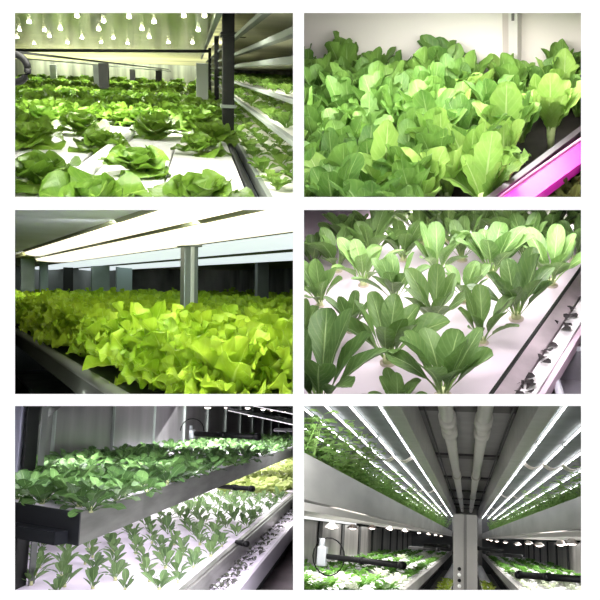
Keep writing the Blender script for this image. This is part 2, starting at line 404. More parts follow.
    for i, (z, th) in enumerate(lv):
        nm = (words[i]+' seedling shelf' if i < 3 else ['first', 'second', 'third'][i-3]+' empty shelf above the seedlings')
        sh = empty('shelf', P, (a, 3, z-th))
        G().box((a, 1.3, z-th), (a+(.02 if i < 3 else .03), y1, z+(.004 if i < 3 else .008)), .002).mk('shelf_rail', mat('rack_rail', (112, 120, 112), .45, .4) if i >= 3 else mat('pale_rail', (150, 158, 150), .5, .2), P, sh)
        if i < 3: G().box((a+.02, 1.3, z-th), (a+(1.2 if i == 0 else 2.2), y1, z)).mk('shelf_bed', m_bed, P, sh)
        else: G().box((a+.035, 1.3, z-.004), (a+1.6, y1, z+.004)).mk('shelf_sheet', MATS['pale_ceiling'], P, sh)
        tag(sh, f'grey-railed {nm} in the right rack, {WHERE[1]}', 'shelf')
    leafs = leafmat('seedling_leaf', (96, 140, 52), (158, 192, 92), (195, 215, 130), .5, .35)
    def tuft(seed, n=9):
        r = random.Random(seed); f = Fol()
        for i in range(n): f.leaf(i*2.4+r.uniform(-.4, .4), r.uniform(.6, 1.3), r.uniform(-.3, .7), r.uniform(.03, .05), r.uniform(.011, .017), 'oval', cup=.3, ruf=.003, nu=4, nv=5, rg=r)
        return f.mesh('tuft', leafs)
    TF = [tuft(s) for s in range(4)]
    for i, (sx, ymin, gr, xmax, sc) in enumerate(((.088, 2.1, 1.055, .62, 1.25), (.10, 2.0, 1.07, .7, 1.1), (.11, 2.3, 1.08, .8, .9))):
        y = ymin; row = 0; z = lv[i][0]
        while y < 13:
            row += 1; c = 0; x = a+.05
            while x < a+xmax+.05*y*(i > 0):
                p = Vector((x+R.uniform(-.01, .01), y, z))
                if P.inside(p, 2):
                    c += 1
                    put(P, 'seedling', TF[R.randrange(4)], p, R.uniform(0, 6), R.uniform(.9, 1.3)*sc*(1+.03*y), f'seedling on the {words[i]} rack shelf, {nth(row)} row, {nth(c)} from aisle, {WHERE[1]}', 'seedling', f'seedlings on the {words[i]} rack shelf')
                x += sx*(1+.02*y)
            y *= gr*1.03
    # service duct in the aisle
    du = empty('service_duct', P, (.19, 2, -.5))
    G().box((.182, 1.3, -.52), (.222, 6, -.44), .002).mk('duct_body', mat('duct_blue', (52, 60, 78), .4, .3), P, du)
    G().box((.186, 1.3, -.44), (.189, 3.2, -.436)).mk('duct_trim', m_white, P, du)
    G().box((.205, 1.3, -.44), (.208, 2.6, -.436)).mk('duct_trim', m_white, P, du)
    tag(du, 'dark blue service duct with pale trim below the lettuce bed edge, upper left picture', 'duct')
    wc = (1., .98, .88)
    area(P, 154, 30, 1.35, .45, .1, 8, wc, (0, .5, -.87))
    area(P, 130, 20, 2.3, .8, .3, 16, wc, (0, .5, -.87))
    area(P, 85, 20, 4.2, 1.1, .5, 56, wc, (0, .5, -.87))
    area(P, 105, 35, 7.5, 2.2, 1., 140, wc, (0, .5, -.87))
    area(P, 120, 45, 12.5, 4.2, 1.6, 420, wc, (0, .5, -.87))
    area(P, 110, 52, 17.0, 5., .8, 170, wc, (0, .96, -.25))  # added lamp washing the pale panel at the back

# ================================================================== 2: romaine bed by a white wall
def panel2():
    P = Panel(2, (442, -200), (514, 30), 1.); h = .75
    lf = leafmat('romaine_leaf', (70, 112, 48), (130, 168, 76), (175, 200, 130), .45, .28, base=(150, 178, 95))
    lf2 = leafmat('romaine_leaf_light', (118, 158, 66), (162, 192, 98), (196, 212, 150), .45, .3)
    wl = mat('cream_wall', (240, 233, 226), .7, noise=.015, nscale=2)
    wa = P.at(300, 84, z=-h); wb = P.at(590, 88, z=-h); e1 = (wb-wa).normalized(); e2 = Vector((-e1.y, e1.x, 0))
    def wl_(t0, t1, s0, s1, z0, z1):
        c = [wa+e1*t0+e2*s0, wa+e1*t1+e2*s0, wa+e1*t1+e2*s1, wa+e1*t0+e2*s1]
        return [(q_.x, q_.y, z0) for q_ in c], [(q_.x, q_.y, z1) for q_ in c]
    tu = (P.at(514, 60, z=-h+.2)-wa).dot(e1)
    for _ in range(20):
        q_ = wa+e1*tu+Vector((0, 0, .3)); tu += (514-P.proj(q_)[0])*.002
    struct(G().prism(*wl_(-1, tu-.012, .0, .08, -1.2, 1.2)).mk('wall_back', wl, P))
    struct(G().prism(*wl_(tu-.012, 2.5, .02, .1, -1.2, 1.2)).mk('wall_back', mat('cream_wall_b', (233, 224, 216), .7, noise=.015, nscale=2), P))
    u = empty('wall_upright', P, wa+e1*tu)
    G().prism(*wl_(tu-.03, tu-.012, -.012, .02, -1., 1.)).mk('corner_strip', mat('strip_grey', (196, 184, 178), .5), P, u)
    G().prism(*wl_(tu-.010, tu+.016, -.02, .02, -1., 1.)).mk('channel', mat('strip_pale', (222, 216, 212), .4, .1), P, u)
    g = G()
    for k in range(26): g.prism(*wl_(tu+.0, tu+.007, -.024, -.018, -.55+k*.035, -.53+k*.035))
    g.mk('slots', mat('slot_dark', (110, 104, 104), .6), P, u)
    tag(u, 'pale slotted metal upright fixed in the corner of the white wall, upper right picture', 'upright')
    struct(G().prism(*wl_(-1.2, 2.2, -1.8, .0, -h-.06, -h-.04)).mk('floor', mat('grow_soil', (46, 40, 38), .8, noise=.4, nscale=20), P))
    # black tray edge and pink-lit strip
    a = P.q(405, 420, z=-h+.03); b = P.q(640, 238, z=-h+.03); d = (b-a).normalized(); a -= d*.2
    tr = empty('growing_tray', P, a)
    G().beam(a, b, .016, .07).mk('tray_rim', mat('tray_black', (52, 38, 48), .35), P, tr)
    G().beam(a+Vector((.035, -.02, -.03)), b+Vector((.035, -.02, -.03)), .03, .03).mk('tray_lip', mat('tray_black2', (74, 52, 60), .35), P, tr)
    tag(tr, 'black plastic growing tray edge beside the pink-lit strip, upper right picture', 'tray')
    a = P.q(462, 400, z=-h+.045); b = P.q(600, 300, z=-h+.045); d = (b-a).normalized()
    s = empty('pink_lit_strip', P, a)
    G().beam(a-d*.3, b+d*.3, .055, .02).mk('strip_face', mat('painted_pink_light', (248, 40, 205), .4, noise=.12, nscale=14), P, s)  # pink light on a pale board, put into the base colour
    G().beam(a-d*.3+Vector((-.028, .02, .008)), b+d*.3+Vector((-.028, .02, .008)), .006, .012).mk('strip_edge', mat('painted_pink_light_edge', (250, 170, 225), .4), P, s)
    tag(s, 'pale strip with painted pink light, diagonal in the bottom right corner, upper right picture', 'strip')
    def rom(seed, n=8, L=.165, m=lf, lean=0.):
        r = random.Random(seed); f = Fol()
        for i in range(n):
            t = i/n
            f.leaf(i*2.4+r.uniform(-.4, .4), r.uniform(1.2, 1.5), r.uniform(.75, 1.5)-(.35 if t < .3 else 0), L*r.uniform(.75, 1.12), L*r.uniform(.17, .235), 'rom', cup=r.uniform(.1, .55), ruf=.004, rf=r.choice((3, 4, 5)), nu=6, nv=11, r0=.006, wr=.0016, roll=r.uniform(-.4, .4), rg=r, side=r.uniform(-.25, .25))
        return f.mesh('romaine', m)
    RM = [rom(s) for s in range(5)]+[rom(s, 7, .165, lf2) for s in range(5, 7)]
    st = gmesh(G().tube([(0, 0, -.04), (0, 0, .025)], [.008, .012], 8), 'stem', mat('pale_stem2', (200, 215, 150), .6))
    r = random.Random(5); o = ZO[2]; lines = []
    tt = 1.0
    while tt > .04:
        x = -.8+.04*(len(lines) % 2); ln = []
        while x < 1.3:
            p = wa+e1*(x+r.uniform(-.018, .018))-e2*(tt+r.uniform(-.02, .02)); x += .086
            uu, vv = P.proj(p); zx, zy = (uu-o[0])*2.083, (vv-o[1])*2.083
            if not P.inside(p+Vector((0, 0, .06)), 22) or P.depth(p) < 1.36: continue
            if zy > 255+(590-zx)*.72-22: continue          # beyond the tray's edge
            ln.append((p, zx))
        if ln: lines.append(ln)
        tt -= .086
    for row, ln in enumerate(lines):
        for c, (p, zx) in enumerate(ln):
            hh = r.uniform(.8, 1.08)*(.92 if zx < 330 else .80); k = r.randrange(7) if zx > 300 or row < 3 else r.randrange(5)
            if row == len(lines)-1: hh *= r.uniform(.9, 1.15)
            put(P, 'romaine_plant', RM[k], p, r.uniform(0, 6.28), hh, f'upright romaine lettuce, {nth(row+1)} row from front, {nth(c+1)} from left, {WHERE[2]}', 'lettuce', 'romaine lettuces in the black tray', [('stem', st)] if row < 5 else ())
    # hero leaves at the very front
    HL = [(75, 432, 'broad leaf sprawling right across the bottom left corner', [(.15, .75, .25, .21, .052), (2.2, 1.2, .7, .16, .036), (3.4, .9, .3, .14, .03)]),
          (178, 408, 'tall pale leaf in the front row', [(1.2, 1.35, 1.15, .19, .036), (2.6, 1.2, .6, .15, .035), (-.6, 1.1, .5, .14, .035)]),
          (255, 425, 'wide rounded leaves at the bottom edge left of centre', [(.7, 1.2, .9, .15, .042), (2.2, 1.3, 1., .15, .036), (-1.3, 1.2, .4, .12, .04)]),
          (385, 410, 'pale leaf pointing left near the bottom centre', [(2.9, .95, .3, .15, .036), (1.2, 1.3, 1.0, .16, .034), (0, 1.1, .6, .12, .03)]),
          (300, 345, 'slim upright leaf left of centre', [(1.5, 1.5, 1.35, .16, .024), (3., 1.2, .8, .13, .03), (.2, 1.1, .6, .13, .03)]),
          (430, 300, 'broad upright leaf right of centre', [(1.4, 1.45, 1.2, .17, .042), (2.7, 1.2, .8, .15, .035), (.1, 1.2, .7, .14, .035)]),
          (525, 262, 'long leaf leaning right beside the tray edge', [(.2, 1.1, .7, .17, .034), (1.6, 1.4, 1.2, .15, .036), (3., 1.2, .8, .13, .03)])]
    for zx, zy, lb, lv_ in HL:
        f = Fol()
        for (az, a0, a1, L_, W_) in lv_: f.leaf(az, a0, a1, L_, W_, 'rom', .25, .004, 5, 8, 14, wr=.0012, rg=r)
        for i in range(4): f.leaf(r.uniform(0, 6.28), 1.3, r.uniform(.8, 1.4), .12, .028, 'rom', .3, .004, 4, 6, 10, rg=r)
        put(P, 'romaine_plant', f.mesh('romaine', lf2), P.q(zx, zy, z=-h), 0, 1, 'romaine lettuce with '+lb+', '+WHERE[2], 'lettuce', 'romaine lettuces in the black tray', [('stem', st)])
    f = Fol()
    for i in range(11): f.leaf(i*2.4, r.uniform(.6, 1.3), r.uniform(-.2, .9), r.uniform(.07, .1), r.uniform(.02, .03), 'but', .3, .012, 4, 8, 9, rg=r)
    p = P.q(412, 352, z=-h+.02); put(P, 'frilly_lettuce', f.mesh('frilly', lf2), p, 0, 1, 'small frilly pale lettuce leaning over the black tray edge, upper right picture', 'lettuce')
    dk = leafmat('olive_leaf', (74, 78, 40), (120, 125, 60), (150, 150, 90), .5, .3)  # dull olive leaf colour, darker than the romaine
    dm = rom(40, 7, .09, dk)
    k = 0
    for zx, zy in ((520, 395), (545, 372), (575, 385), (570, 350), (590, 362), (505, 410), (555, 405), (590, 335), (535, 425), (580, 415)):
        k += 1; put(P, 'herb_seedling', dm, P.q(zx+26, zy+36, z=-h-.05), R.uniform(0, 6), 1, f'small dull olive seedling below the pink-lit strip, {nth(k)} planted, {WHERE[2]}'.replace(f', {nth(k)} planted', ['', ' at its lower end', ' at mid strip', ' by the corner', ' under the upper end', ' right edge', ' cut by bottom edge', ' lower middle', ' at top right', ' bottom left', ' bottom right corner'][k]), 'seedling', 'olive seedlings below the magenta strip')
    area(P, 442, 32, 1.32, .5, .1, 4.6, (1, .98, .95), (0, .5, -.87))
    area(P, 442, 22, 1.7, .62, .2, 7.5, (1, .98, .95), (0, .5, -.87))
    area(P, 375, 20, 1.85, .5, .12, 2.2, (1, .97, .94), (0, .62, -.78))

# ================================================================== 3: frilly lettuce under tubes
def panel3():
    P = Panel(3, (-65, 280)); c = .16; zr = -.27
    lf = leafmat('frilly_leaf', (126, 168, 28), (184, 212, 62), (205, 225, 115), .42, .4, base=(195, 215, 100))
    ra = P.at(125, 394, z=zr); xr = ra.x
    warm = mat('tube_glow', (255, 246, 225), .4, emis=(255, 244, 222), es=1.4)
    cool = mat('tube_glow_cool', (240, 248, 250), .4, emis=(232, 242, 248), es=.95)
    def light(pa, pb, yend, nm, m, th=.02):
        xa, xb = sorted((P.at(*pa, z=c).x, P.at(*pb, z=c).x))
        t = empty('tube_light', P, ((xa+xb)/2, 2, c))
        g = G(); n = 8; V = []
        prof = [(xa+(xb-xa)*(.5-.5*math.cos(PI*i/n)), c-th*math.sin(PI*i/n)) for i in range(n+1)]
        g.prism([(x, .3, z) for x, z in prof], [(x, yend, z) for x, z in prof]); g.mk('diffuser', m, P, t, False)
        G().box((xa-.004, .3, c+.001), (xb+.004, yend+.02, c+.018), .002).mk('housing', mat('housing_green', (120, 126, 96), .5, .2), P, t)
        G().box((xa+.01, yend, c-th*.8), (xb-.01, yend+.03, c), .002).mk('end_cap', m_white, P, t)
        tag(t, nm, 'light', 'tube lights above the frilly lettuce'); return xa, xb
    t1 = light((160, 210), (224, 210), P.at(40, 257, z=c).y*.85, 'nearest long glowing tube light slanting down to the left, middle left picture', warm)
    t2 = light((268, 210), (293, 229), P.at(70, 262, z=c).y*.9, 'second broad glowing tube light behind the nearest, middle left picture', warm)
    t3 = light((293, 233), (293, 247), 9, 'third pale blue-white tube light behind the broad one, middle left picture', cool)
    light((293, 252), (293, 259), 9, 'farthest thin tube light above the dark background, middle left picture', cool)
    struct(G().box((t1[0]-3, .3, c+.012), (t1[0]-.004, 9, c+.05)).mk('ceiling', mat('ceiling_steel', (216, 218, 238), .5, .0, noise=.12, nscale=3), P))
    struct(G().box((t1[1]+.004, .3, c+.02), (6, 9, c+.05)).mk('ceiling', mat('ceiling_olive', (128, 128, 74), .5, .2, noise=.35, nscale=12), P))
    bk = mat('dark_back', (120, 124, 120), .3, .3, noise=.7, nscale=3, stretch=(1, 3, .4))
    struct(G().box((3.6, .3, -.6), (3.7, 9, c+.02)).mk('wall_right', bk, P))
    struct(G().box((xr-3, 9, -1.4), (3.7, 9.1, c+.3)).mk('wall_back', bk, P))
    # posts
    pg = mat('post_grey', (128, 140, 136), .35, .5, noise=.15)
    for (zx0, zx1, za, zb, d, lb, mm) in ((362, 393, 84, 205, 2.55, 'pale grey post with a bright edge among lettuces right of centre', pg), (22, 52, 112, 185, 6.0, 'grey post at the left edge below the tube end', pg), (62, 80, 112, 175, 6.6, 'narrow pale post right beside the left edge post', mat('post_pale', (160, 176, 176), .35, .4)),
                                   (170, 208, 120, 172, 6.4, 'wide greenish grey post left of centre', pg), (222, 255, 124, 168, 7.0, 'wide pale grey post near centre', mat('post_pale', (160, 176, 176), .35, .4)), (112, 132, 118, 172, 7.2, 'dark narrow post between the two left grey posts', m_dark), (515, 540, 120, 180, 4.6, 'dim grey post at the far right background', mat('post_dim', (96, 100, 98), .5, .3))):
        a = P.q(zx0, zb+30, y=d); b = P.q(zx1, za, y=d)
        t = empty('support_post', P, a)
        G().box(a, (b.x, a.y+.05, b.z), .004).mk('column', mm, P, t)
        if d < 3:
            m = (a.x+b.x)/2; G().box((m-.004, a.y-.008, a.z), (m+.010, a.y-.001, b.z), .001).mk('bright_flange', mat('flange', (205, 215, 210), .3, .3), P, t)
            G().box((a.x-.012, a.y-.012, b.z-.01), (b.x+.012, a.y+.06, b.z), .002).mk('top_bracket', m_greym, P, t)
        tag(t, lb+', middle left picture', 'post', 'posts behind the frilly lettuce')
    # bed rail and floor
    rl = empty('bed_rail', P, (xr, 1.5, zr-.02))
    G().tube([(xr, .2, zr-.012), (xr, 8.5, zr-.012)], .017, 14).mk('rail_tube', mat('rail_grey', (112, 116, 108), .4, .3), P, rl, True)
    G().box((xr-.004, .2, zr-.09), (xr+.004, 8.5, zr-.02)).mk('rail_skirt', mat('skirt', (70, 76, 66), .5), P, rl)
    tag(rl, 'grey rounded rail along the edge of the frilly lettuce bed, middle left picture', 'rail')
    tag(G().box((xr+.015, .2, zr-.05), (3.6, 8.5, zr-.02)).mk('growing_bed', mat('bed_dark', (60, 74, 40), .7), P), 'dark bed under the frilly lettuce, middle left picture', 'bed')
    struct(G().box((xr-3, .3, -.62), (xr+1, 9, -.6)).mk('floor', mat('floor_shiny', (58, 74, 58), .22, .3, noise=.4, nscale=4), P))
    a = P.q(70, 400, z=-.56); b = P.q(125, 345, z=-.56)
    tag(G().box((a.x-.02, a.y-.02, -.6), (b.x+.06, b.y+.1, -.575), .005).mk('floor_sheen_patch', mat('painted_floor_sheen', (176, 190, 176), .3, .3, noise=.2, nscale=9), P), 'added pale sheet standing for a reflective patch on the floor below the rail, middle left picture', 'sheet')  # reflective floor patch painted as an added pale sheet
    def fril(seed, n=28):
        r = random.Random(seed); f = Fol()
        for i in range(n):
            t = i/n; e0 = .35+.95*t
            f.leaf(i*2.4+r.uniform(-.3, .3), e0, e0-r.uniform(.1, .9), .16*r.uniform(.7, 1.05)*(1-.2*t), .040*r.uniform(.8, 1.2), 'but', cup=r.uniform(0, .5), ruf=.011, rf=r.choice((3, 4, 5)), nu=10, nv=20, r0=.008, z0=.01+.02*t, wr=.0025, roll=r.uniform(-.5, .5), rg=r)
        for i in range(8):
            f.leaf(r.uniform(0, 6.28), 1.2, r.uniform(.0, 1.0), .15*r.uniform(.8, 1.1), .035, 'but', cup=.4, ruf=.010, rf=4, nu=8, nv=16, r0=.01, z0=.03, rg=r, wr=.002)
        return f.mesh('frilly', lf)
    FR = [fril(s) for s in range(5)]
    st = gmesh(G().tube([(0, 0, -.02), (0, 0, .03)], [.014, .01], 8), 'stem', mat('pale_stem', (190, 205, 120), .6))
    r = random.Random(3); y = .45; row = 0
    cand = []
    x = xr+.12; col = 0
    while x < 3.3:
        col += 1; y = .3+.08*(col % 2); k = 0
        lst = []
        while y < 7.5:
            p = Vector((x+r.uniform(-.02, .02), y+r.uniform(-.02, .02), zr-.015))
            if P.inside(p+Vector((0, 0, .1)), 25) and P.depth(p) > 1.38: lst.append(p)
            y += .165*(1+.12*max(0, y-2)+.05*col*(col > 3))
        for k, p in enumerate(lst):
            big = P.depth(p) < 2.3; s = r.uniform(.95, 1.15)*(1 if col < 4 else 1.05)
            top = .225 if col > 1 else .20
            put(P, 'frilly_lettuce', FR[r.randrange(5)], p, r.uniform(0, 6.28), (s*.95, s*.95, s*1.2), f'lime frilly lettuce, {nth(col)} line from rail, {nth(k+1)} from near end, {WHERE[3]}', 'lettuce', 'frilly lettuces in the long bed', [('stem', st)] if big else ())
        x += .155*(1+.06*col)
    area(P, 154, 222, 1.32, .45, .06, 4.5, (1, 1, .95), (0, .45, -.89))
    o = area(P, 60, 300, 2, .3, .3, 3.5)
    o.matrix_basis = Matrix.Translation(P.W((xr-.26, 3.5, -.38))) @ P.M.to_4x4()  # unseen lamp added to brighten the pale floor patch
    area(P, 154, 232, 3.2, 1.2, .3, 60, (1, 1, .95), (0, .3, -.95))
    area(P, 120, 236, 4.8, 2., .5, 130, (1, 1, .95), (0, .3, -.95))
    area(P, 170, 222, 1.9, .7, .15, 11, (1, 1, .95), (0, .35, -.94))

#SPLIT
# ================================================================== 4: pak choi raft seen from above
def panel4():
    P = Panel(4, (442, -60)); h = .83
    lf = leafmat('pakchoi_leaf', (70, 102, 50), (120, 152, 82), (178, 202, 135), .4, .2, base=(150, 178, 105))
    ra = P.q(400, 400, z=-h); rb = P.q(592, 130, z=-h); d = (rb-ra).normalized(); n = Vector((d.y, -d.x, 0))
    
    ra -= d*.4; rb += d*1.2
    back = 3.4
    lw = mat('raft_pink', (232, 216, 228), .5, noise=.03, nscale=5, bump=.06)
    tag(G().prism([(-2, 1.0, -h-.03), (ra.x, ra.y, -h-.03), (rb.x, rb.y, -h-.03), (-2, 3.9, -h-.03)], [(-2, 1.0, -h), (ra.x, ra.y, -h), (rb.x, rb.y, -h), (-2, 3.9, -h)]).mk('raft', lw, P), 'broad white planting raft holding the spoon-leaved greens, middle right picture', 'raft')
    # steel rim (trough) and channel
    t = empty('steel_rim', P, ra)
    g = G(); g.beam(ra+n*.003, rb+n*.003, .006, .03); g.mk('rim_lip', m_dark, P, t)
    g = G(); g.prism([ra+n*.006+Vector((0, 0, .008)), ra+n*.037+Vector((0, 0, -.004)), ra+n*.037+Vector((0, 0, -.05)), ra+n*.006+Vector((0, 0, -.05))], [rb+n*.006+Vector((0, 0, .008)), rb+n*.037+Vector((0, 0, -.004)), rb+n*.037+Vector((0, 0, -.05)), rb+n*.006+Vector((0, 0, -.05))])
    g.mk('rim_plate', mat('rim_steel', (196, 180, 188), .32, .5, noise=.3, nscale=9), P, t)
    tag(t, 'shiny steel rim plate along the right side of the raft, middle right picture', 'rim')
    t = empty('seedling_channel', P, ra+n*.1)
    up = Vector((0, 0, 1)); c0 = ra+n*.056-up*.025; c1 = rb+n*.056-up*.025
    g = G(); g.beam(c0, c1, .032, .03); g.mk('channel_top', mat('channel_white', (244, 238, 242), .4), P, t)
    g = G(); g.beam(c0+n*.023-up*.006, c1+n*.023-up*.006, .012, .03); g.mk('channel_edge', mat('channel_pink', (226, 196, 216), .4), P, t)
    tag(t, 'white planting channel with dark holes right of the steel rim, middle right picture', 'channel')
    hm = mat('hole_dark', (44, 36, 40), .8)
    for k, (zx, zy) in enumerate(((470, 388), (462, 367), (497, 330), (512, 300), (540, 262), (545, 245), (556, 228), (577, 192))):
        p = P.q(zx, zy, z=-h-.009)
        g = Fol(); rr = random.Random(k)
        for i in range(4): g.leaf(i*1.6+rr.random(), rr.uniform(.2, 1.), rr.uniform(-.6, .2), .017, .008, 'oval', .3, 0, nu=4, nv=4, rg=rr)
        put(P, 'dark_sprout', g.mesh('sprout', hm), p, 0, 1.5, f'tiny dark sprout in the white channel, {nth(k+1)} from the bottom, {WHERE[4]}', 'sprout', 'dark sprouts in the white channel')
    struct(G().box((-.5, .8, -h-.16), (3, 3.9, -h-.14)).mk('floor', mat('concrete', (158, 148, 150), .7, noise=.15, nscale=14), P))
    # plastic box bottom right
    a = P.q(522, 304, z=-h-.045); b = P.q(640, 335, z=-h-.12)
    bx = empty('plastic_box', P, a)
    ol = area(P, 560, 330, 1.5, .1, .1, .35, (1, .95, .98)); ol.matrix_basis = Matrix.Translation(P.W((a.x+.07, a.y-.10, a.z+.10))) @ P.M.to_4x4()  # small unseen lamp added over the plastic box
    cl = mat('clear_plastic', (214, 208, 220), .25, alpha=.55)
    x0, y1_, z1 = a.x, a.y, -h-.045; z0 = z1-.085; x1 = x0+.5; y0_ = y1_-.45
    g = G(); g.box((x0, y0_, z0), (x0+.006, y1_, z1)); g.box((x0, y1_-.006, z0), (x1, y1_, z1)); g.box((x0, y0_, z0), (x1, y1_, z0+.006)); g.mk('box_walls', cl, P, bx)
    g = G(); g.tube([(x0-.004, y0_, z1), (x0-.004, y1_-.03, z1), (x0+.008, y1_-.006, z1), (x0+.03, y1_+.004, z1), (x1, y1_+.004, z1)], .007, 10); g.mk('box_rim', mat('box_rim', (222, 222, 232), .25), P, bx, True)
    g = G(); g.box((x0+.07, y1_-.014, z1-.02), (x0+.15, y1_-.008, z1-.008), .002); g.mk('box_handle', m_black, P, bx)
    tag(bx, 'translucent plastic storage box in the bottom right corner, middle right picture', 'box')
    g = G(); g.box((x0+.015, y1_-.2, z0+.01), (x0+.16, y1_-.09, z0+.012)); tag(g.mk('paper_sheet', mat('paper', (236, 230, 222), .7), P), 'pale paper sheet lying inside the plastic box, middle right picture', 'paper')
    struct(G().box((-3, 3.9, -1.6), (3, 4.0, .6)).mk('wall_back', mat('brown_wall', (128, 116, 116), .5, .2, noise=.2, nscale=3), P))
    def pak(seed, nl=9, up=0.):
        r = random.Random(seed); f = Fol()
        for i in range(nl):
            t = i/nl
            e0 = 1.0+.4*t+up*.1
            f.leaf(i*2.4+r.uniform(-.3, .3), e0, e0-r.uniform(.25, .95)*(1-t*.5), .165*r.uniform(.75, 1.05), .027*r.uniform(.85, 1.15), 'spoon', cup=r.uniform(.1, .5), ruf=.002, rf=2, nu=6, nv=12, r0=.006, z0=.006, wr=.001, roll=r.uniform(-.3, .3), rg=r, side=r.uniform(-.2, .2))
        return f.mesh('greens', lf)
    PK = [pak(s, 10+s % 3) for s in range(6)]
    st = gmesh(G().tube([(0, 0, -.002), (0, 0, .018)], [.013, .010], 10), 'stem', mat('stem_base', (196, 200, 150), .6))
    cup = gmesh(G().tube([(0, 0, -.01), (0, 0, .004)], [.018, .018], 14), 'plug', mat('sponge_plug', (206, 190, 176), .8))
    L = [(185, 332, 1.05, 'large plant standing alone left of centre'), (282, 255, .95, 'upright plant in the middle of the raft'), (382, 290, .82, 'plant with two tall spoon leaves right of centre'), (108, 266, .66, 'small plant left with a drooping round leaf'),
         (44, 212, .78, 'plant at the left edge, second lowest'), (135, 170, .92, 'plant behind the left edge plant'), (200, 205, .85, 'plant between the left group and the centre'), (300, 402, 1.12, 'wide plant cut by the bottom edge'), (45, 425, 1.3, 'big plant filling the bottom left corner'),
         (346, 205, .7, 'small plant just behind the middle upright one'), (452, 240, 1.05, 'large plant beside the steel rim'), (205, 432, .55, 'leaf tip poking in at the bottom edge'), (8, 300, .7, 'leaf at the left edge above the corner plant')]
    back_ = [(150, 118, 1.), (80, 140, .9), (218, 118, .85), (288, 150, .95), (340, 118, .9), (402, 150, 1.05), (525, 170, 1.05), (470, 118, .9), (575, 120, 1.), (30, 132, .8),
             (160, 88, .9), (100, 92, .9), (255, 84, .85), (205, 60, .8), (310, 78, .9), (370, 84, .9), (430, 92, .95), (520, 84, .95), (580, 70, .9), (270, 42, .85), (335, 44, .85), (395, 48, .85), (455, 55, .85), (500, 45, .9), (550, 44, .9), (590, 34, .9), (300, 16, .8), (360, 20, .85), (420, 20, .85), (480, 20, .9), (535, 16, .9), (585, 10, .9), (240, 20, .75), (445, 0, .8), (500, -4, .8)]
    k = 0
    for zx, zy, s, lb in L:
        k += 1; put(P, 'leafy_green', PK[(k*5) % 6], P.q(zx, zy, z=-h), R.uniform(0, 6.28), s*.95, 'spoon-leaved green, '+lb+', '+WHERE[4], 'leafy green', 'spoon-leaved greens on the raft', [('stem', st), ('sponge_plug', cup)])
    bs = sorted(back_, key=lambda a: -a[1]); rows = []
    for b in bs:
        if rows and rows[-1][0][1]-b[1] < 16: rows[-1].append(b)
        else: rows.append([b])
    for i, rw in enumerate(rows):
        for j, (zx, zy, s) in enumerate(sorted(rw)):
            p = P.q(zx, zy, z=-h)
            put(P, 'leafy_green', PK[R.randrange(6)], p, R.uniform(0, 6.28), s*.92, f'crowded spoon-leaved green behind, {nth(i+1)} band back, {nth(j+1)} from left, {WHERE[4]}', 'leafy green', 'spoon-leaved greens on the raft', [('stem', st), ('sponge_plug', cup)] if zy > 60 else ())
    area(P, 442, 222, 1.3, .48, .08, 2.2, (1, .95, .98), (0, .35, -.94))
    area(P, 440, 218, 1.8, .66, .25, 5.5, (1, .95, .98), (0, .3, -.95))
    area(P, 560, 225, 1.7, .12, .2, .4, (1, .95, .98), (.1, .3, -.95))
    area(P, 470, 216, 2.3, .6, .3, 6, (1, .95, .98), (0, .3, -.95))

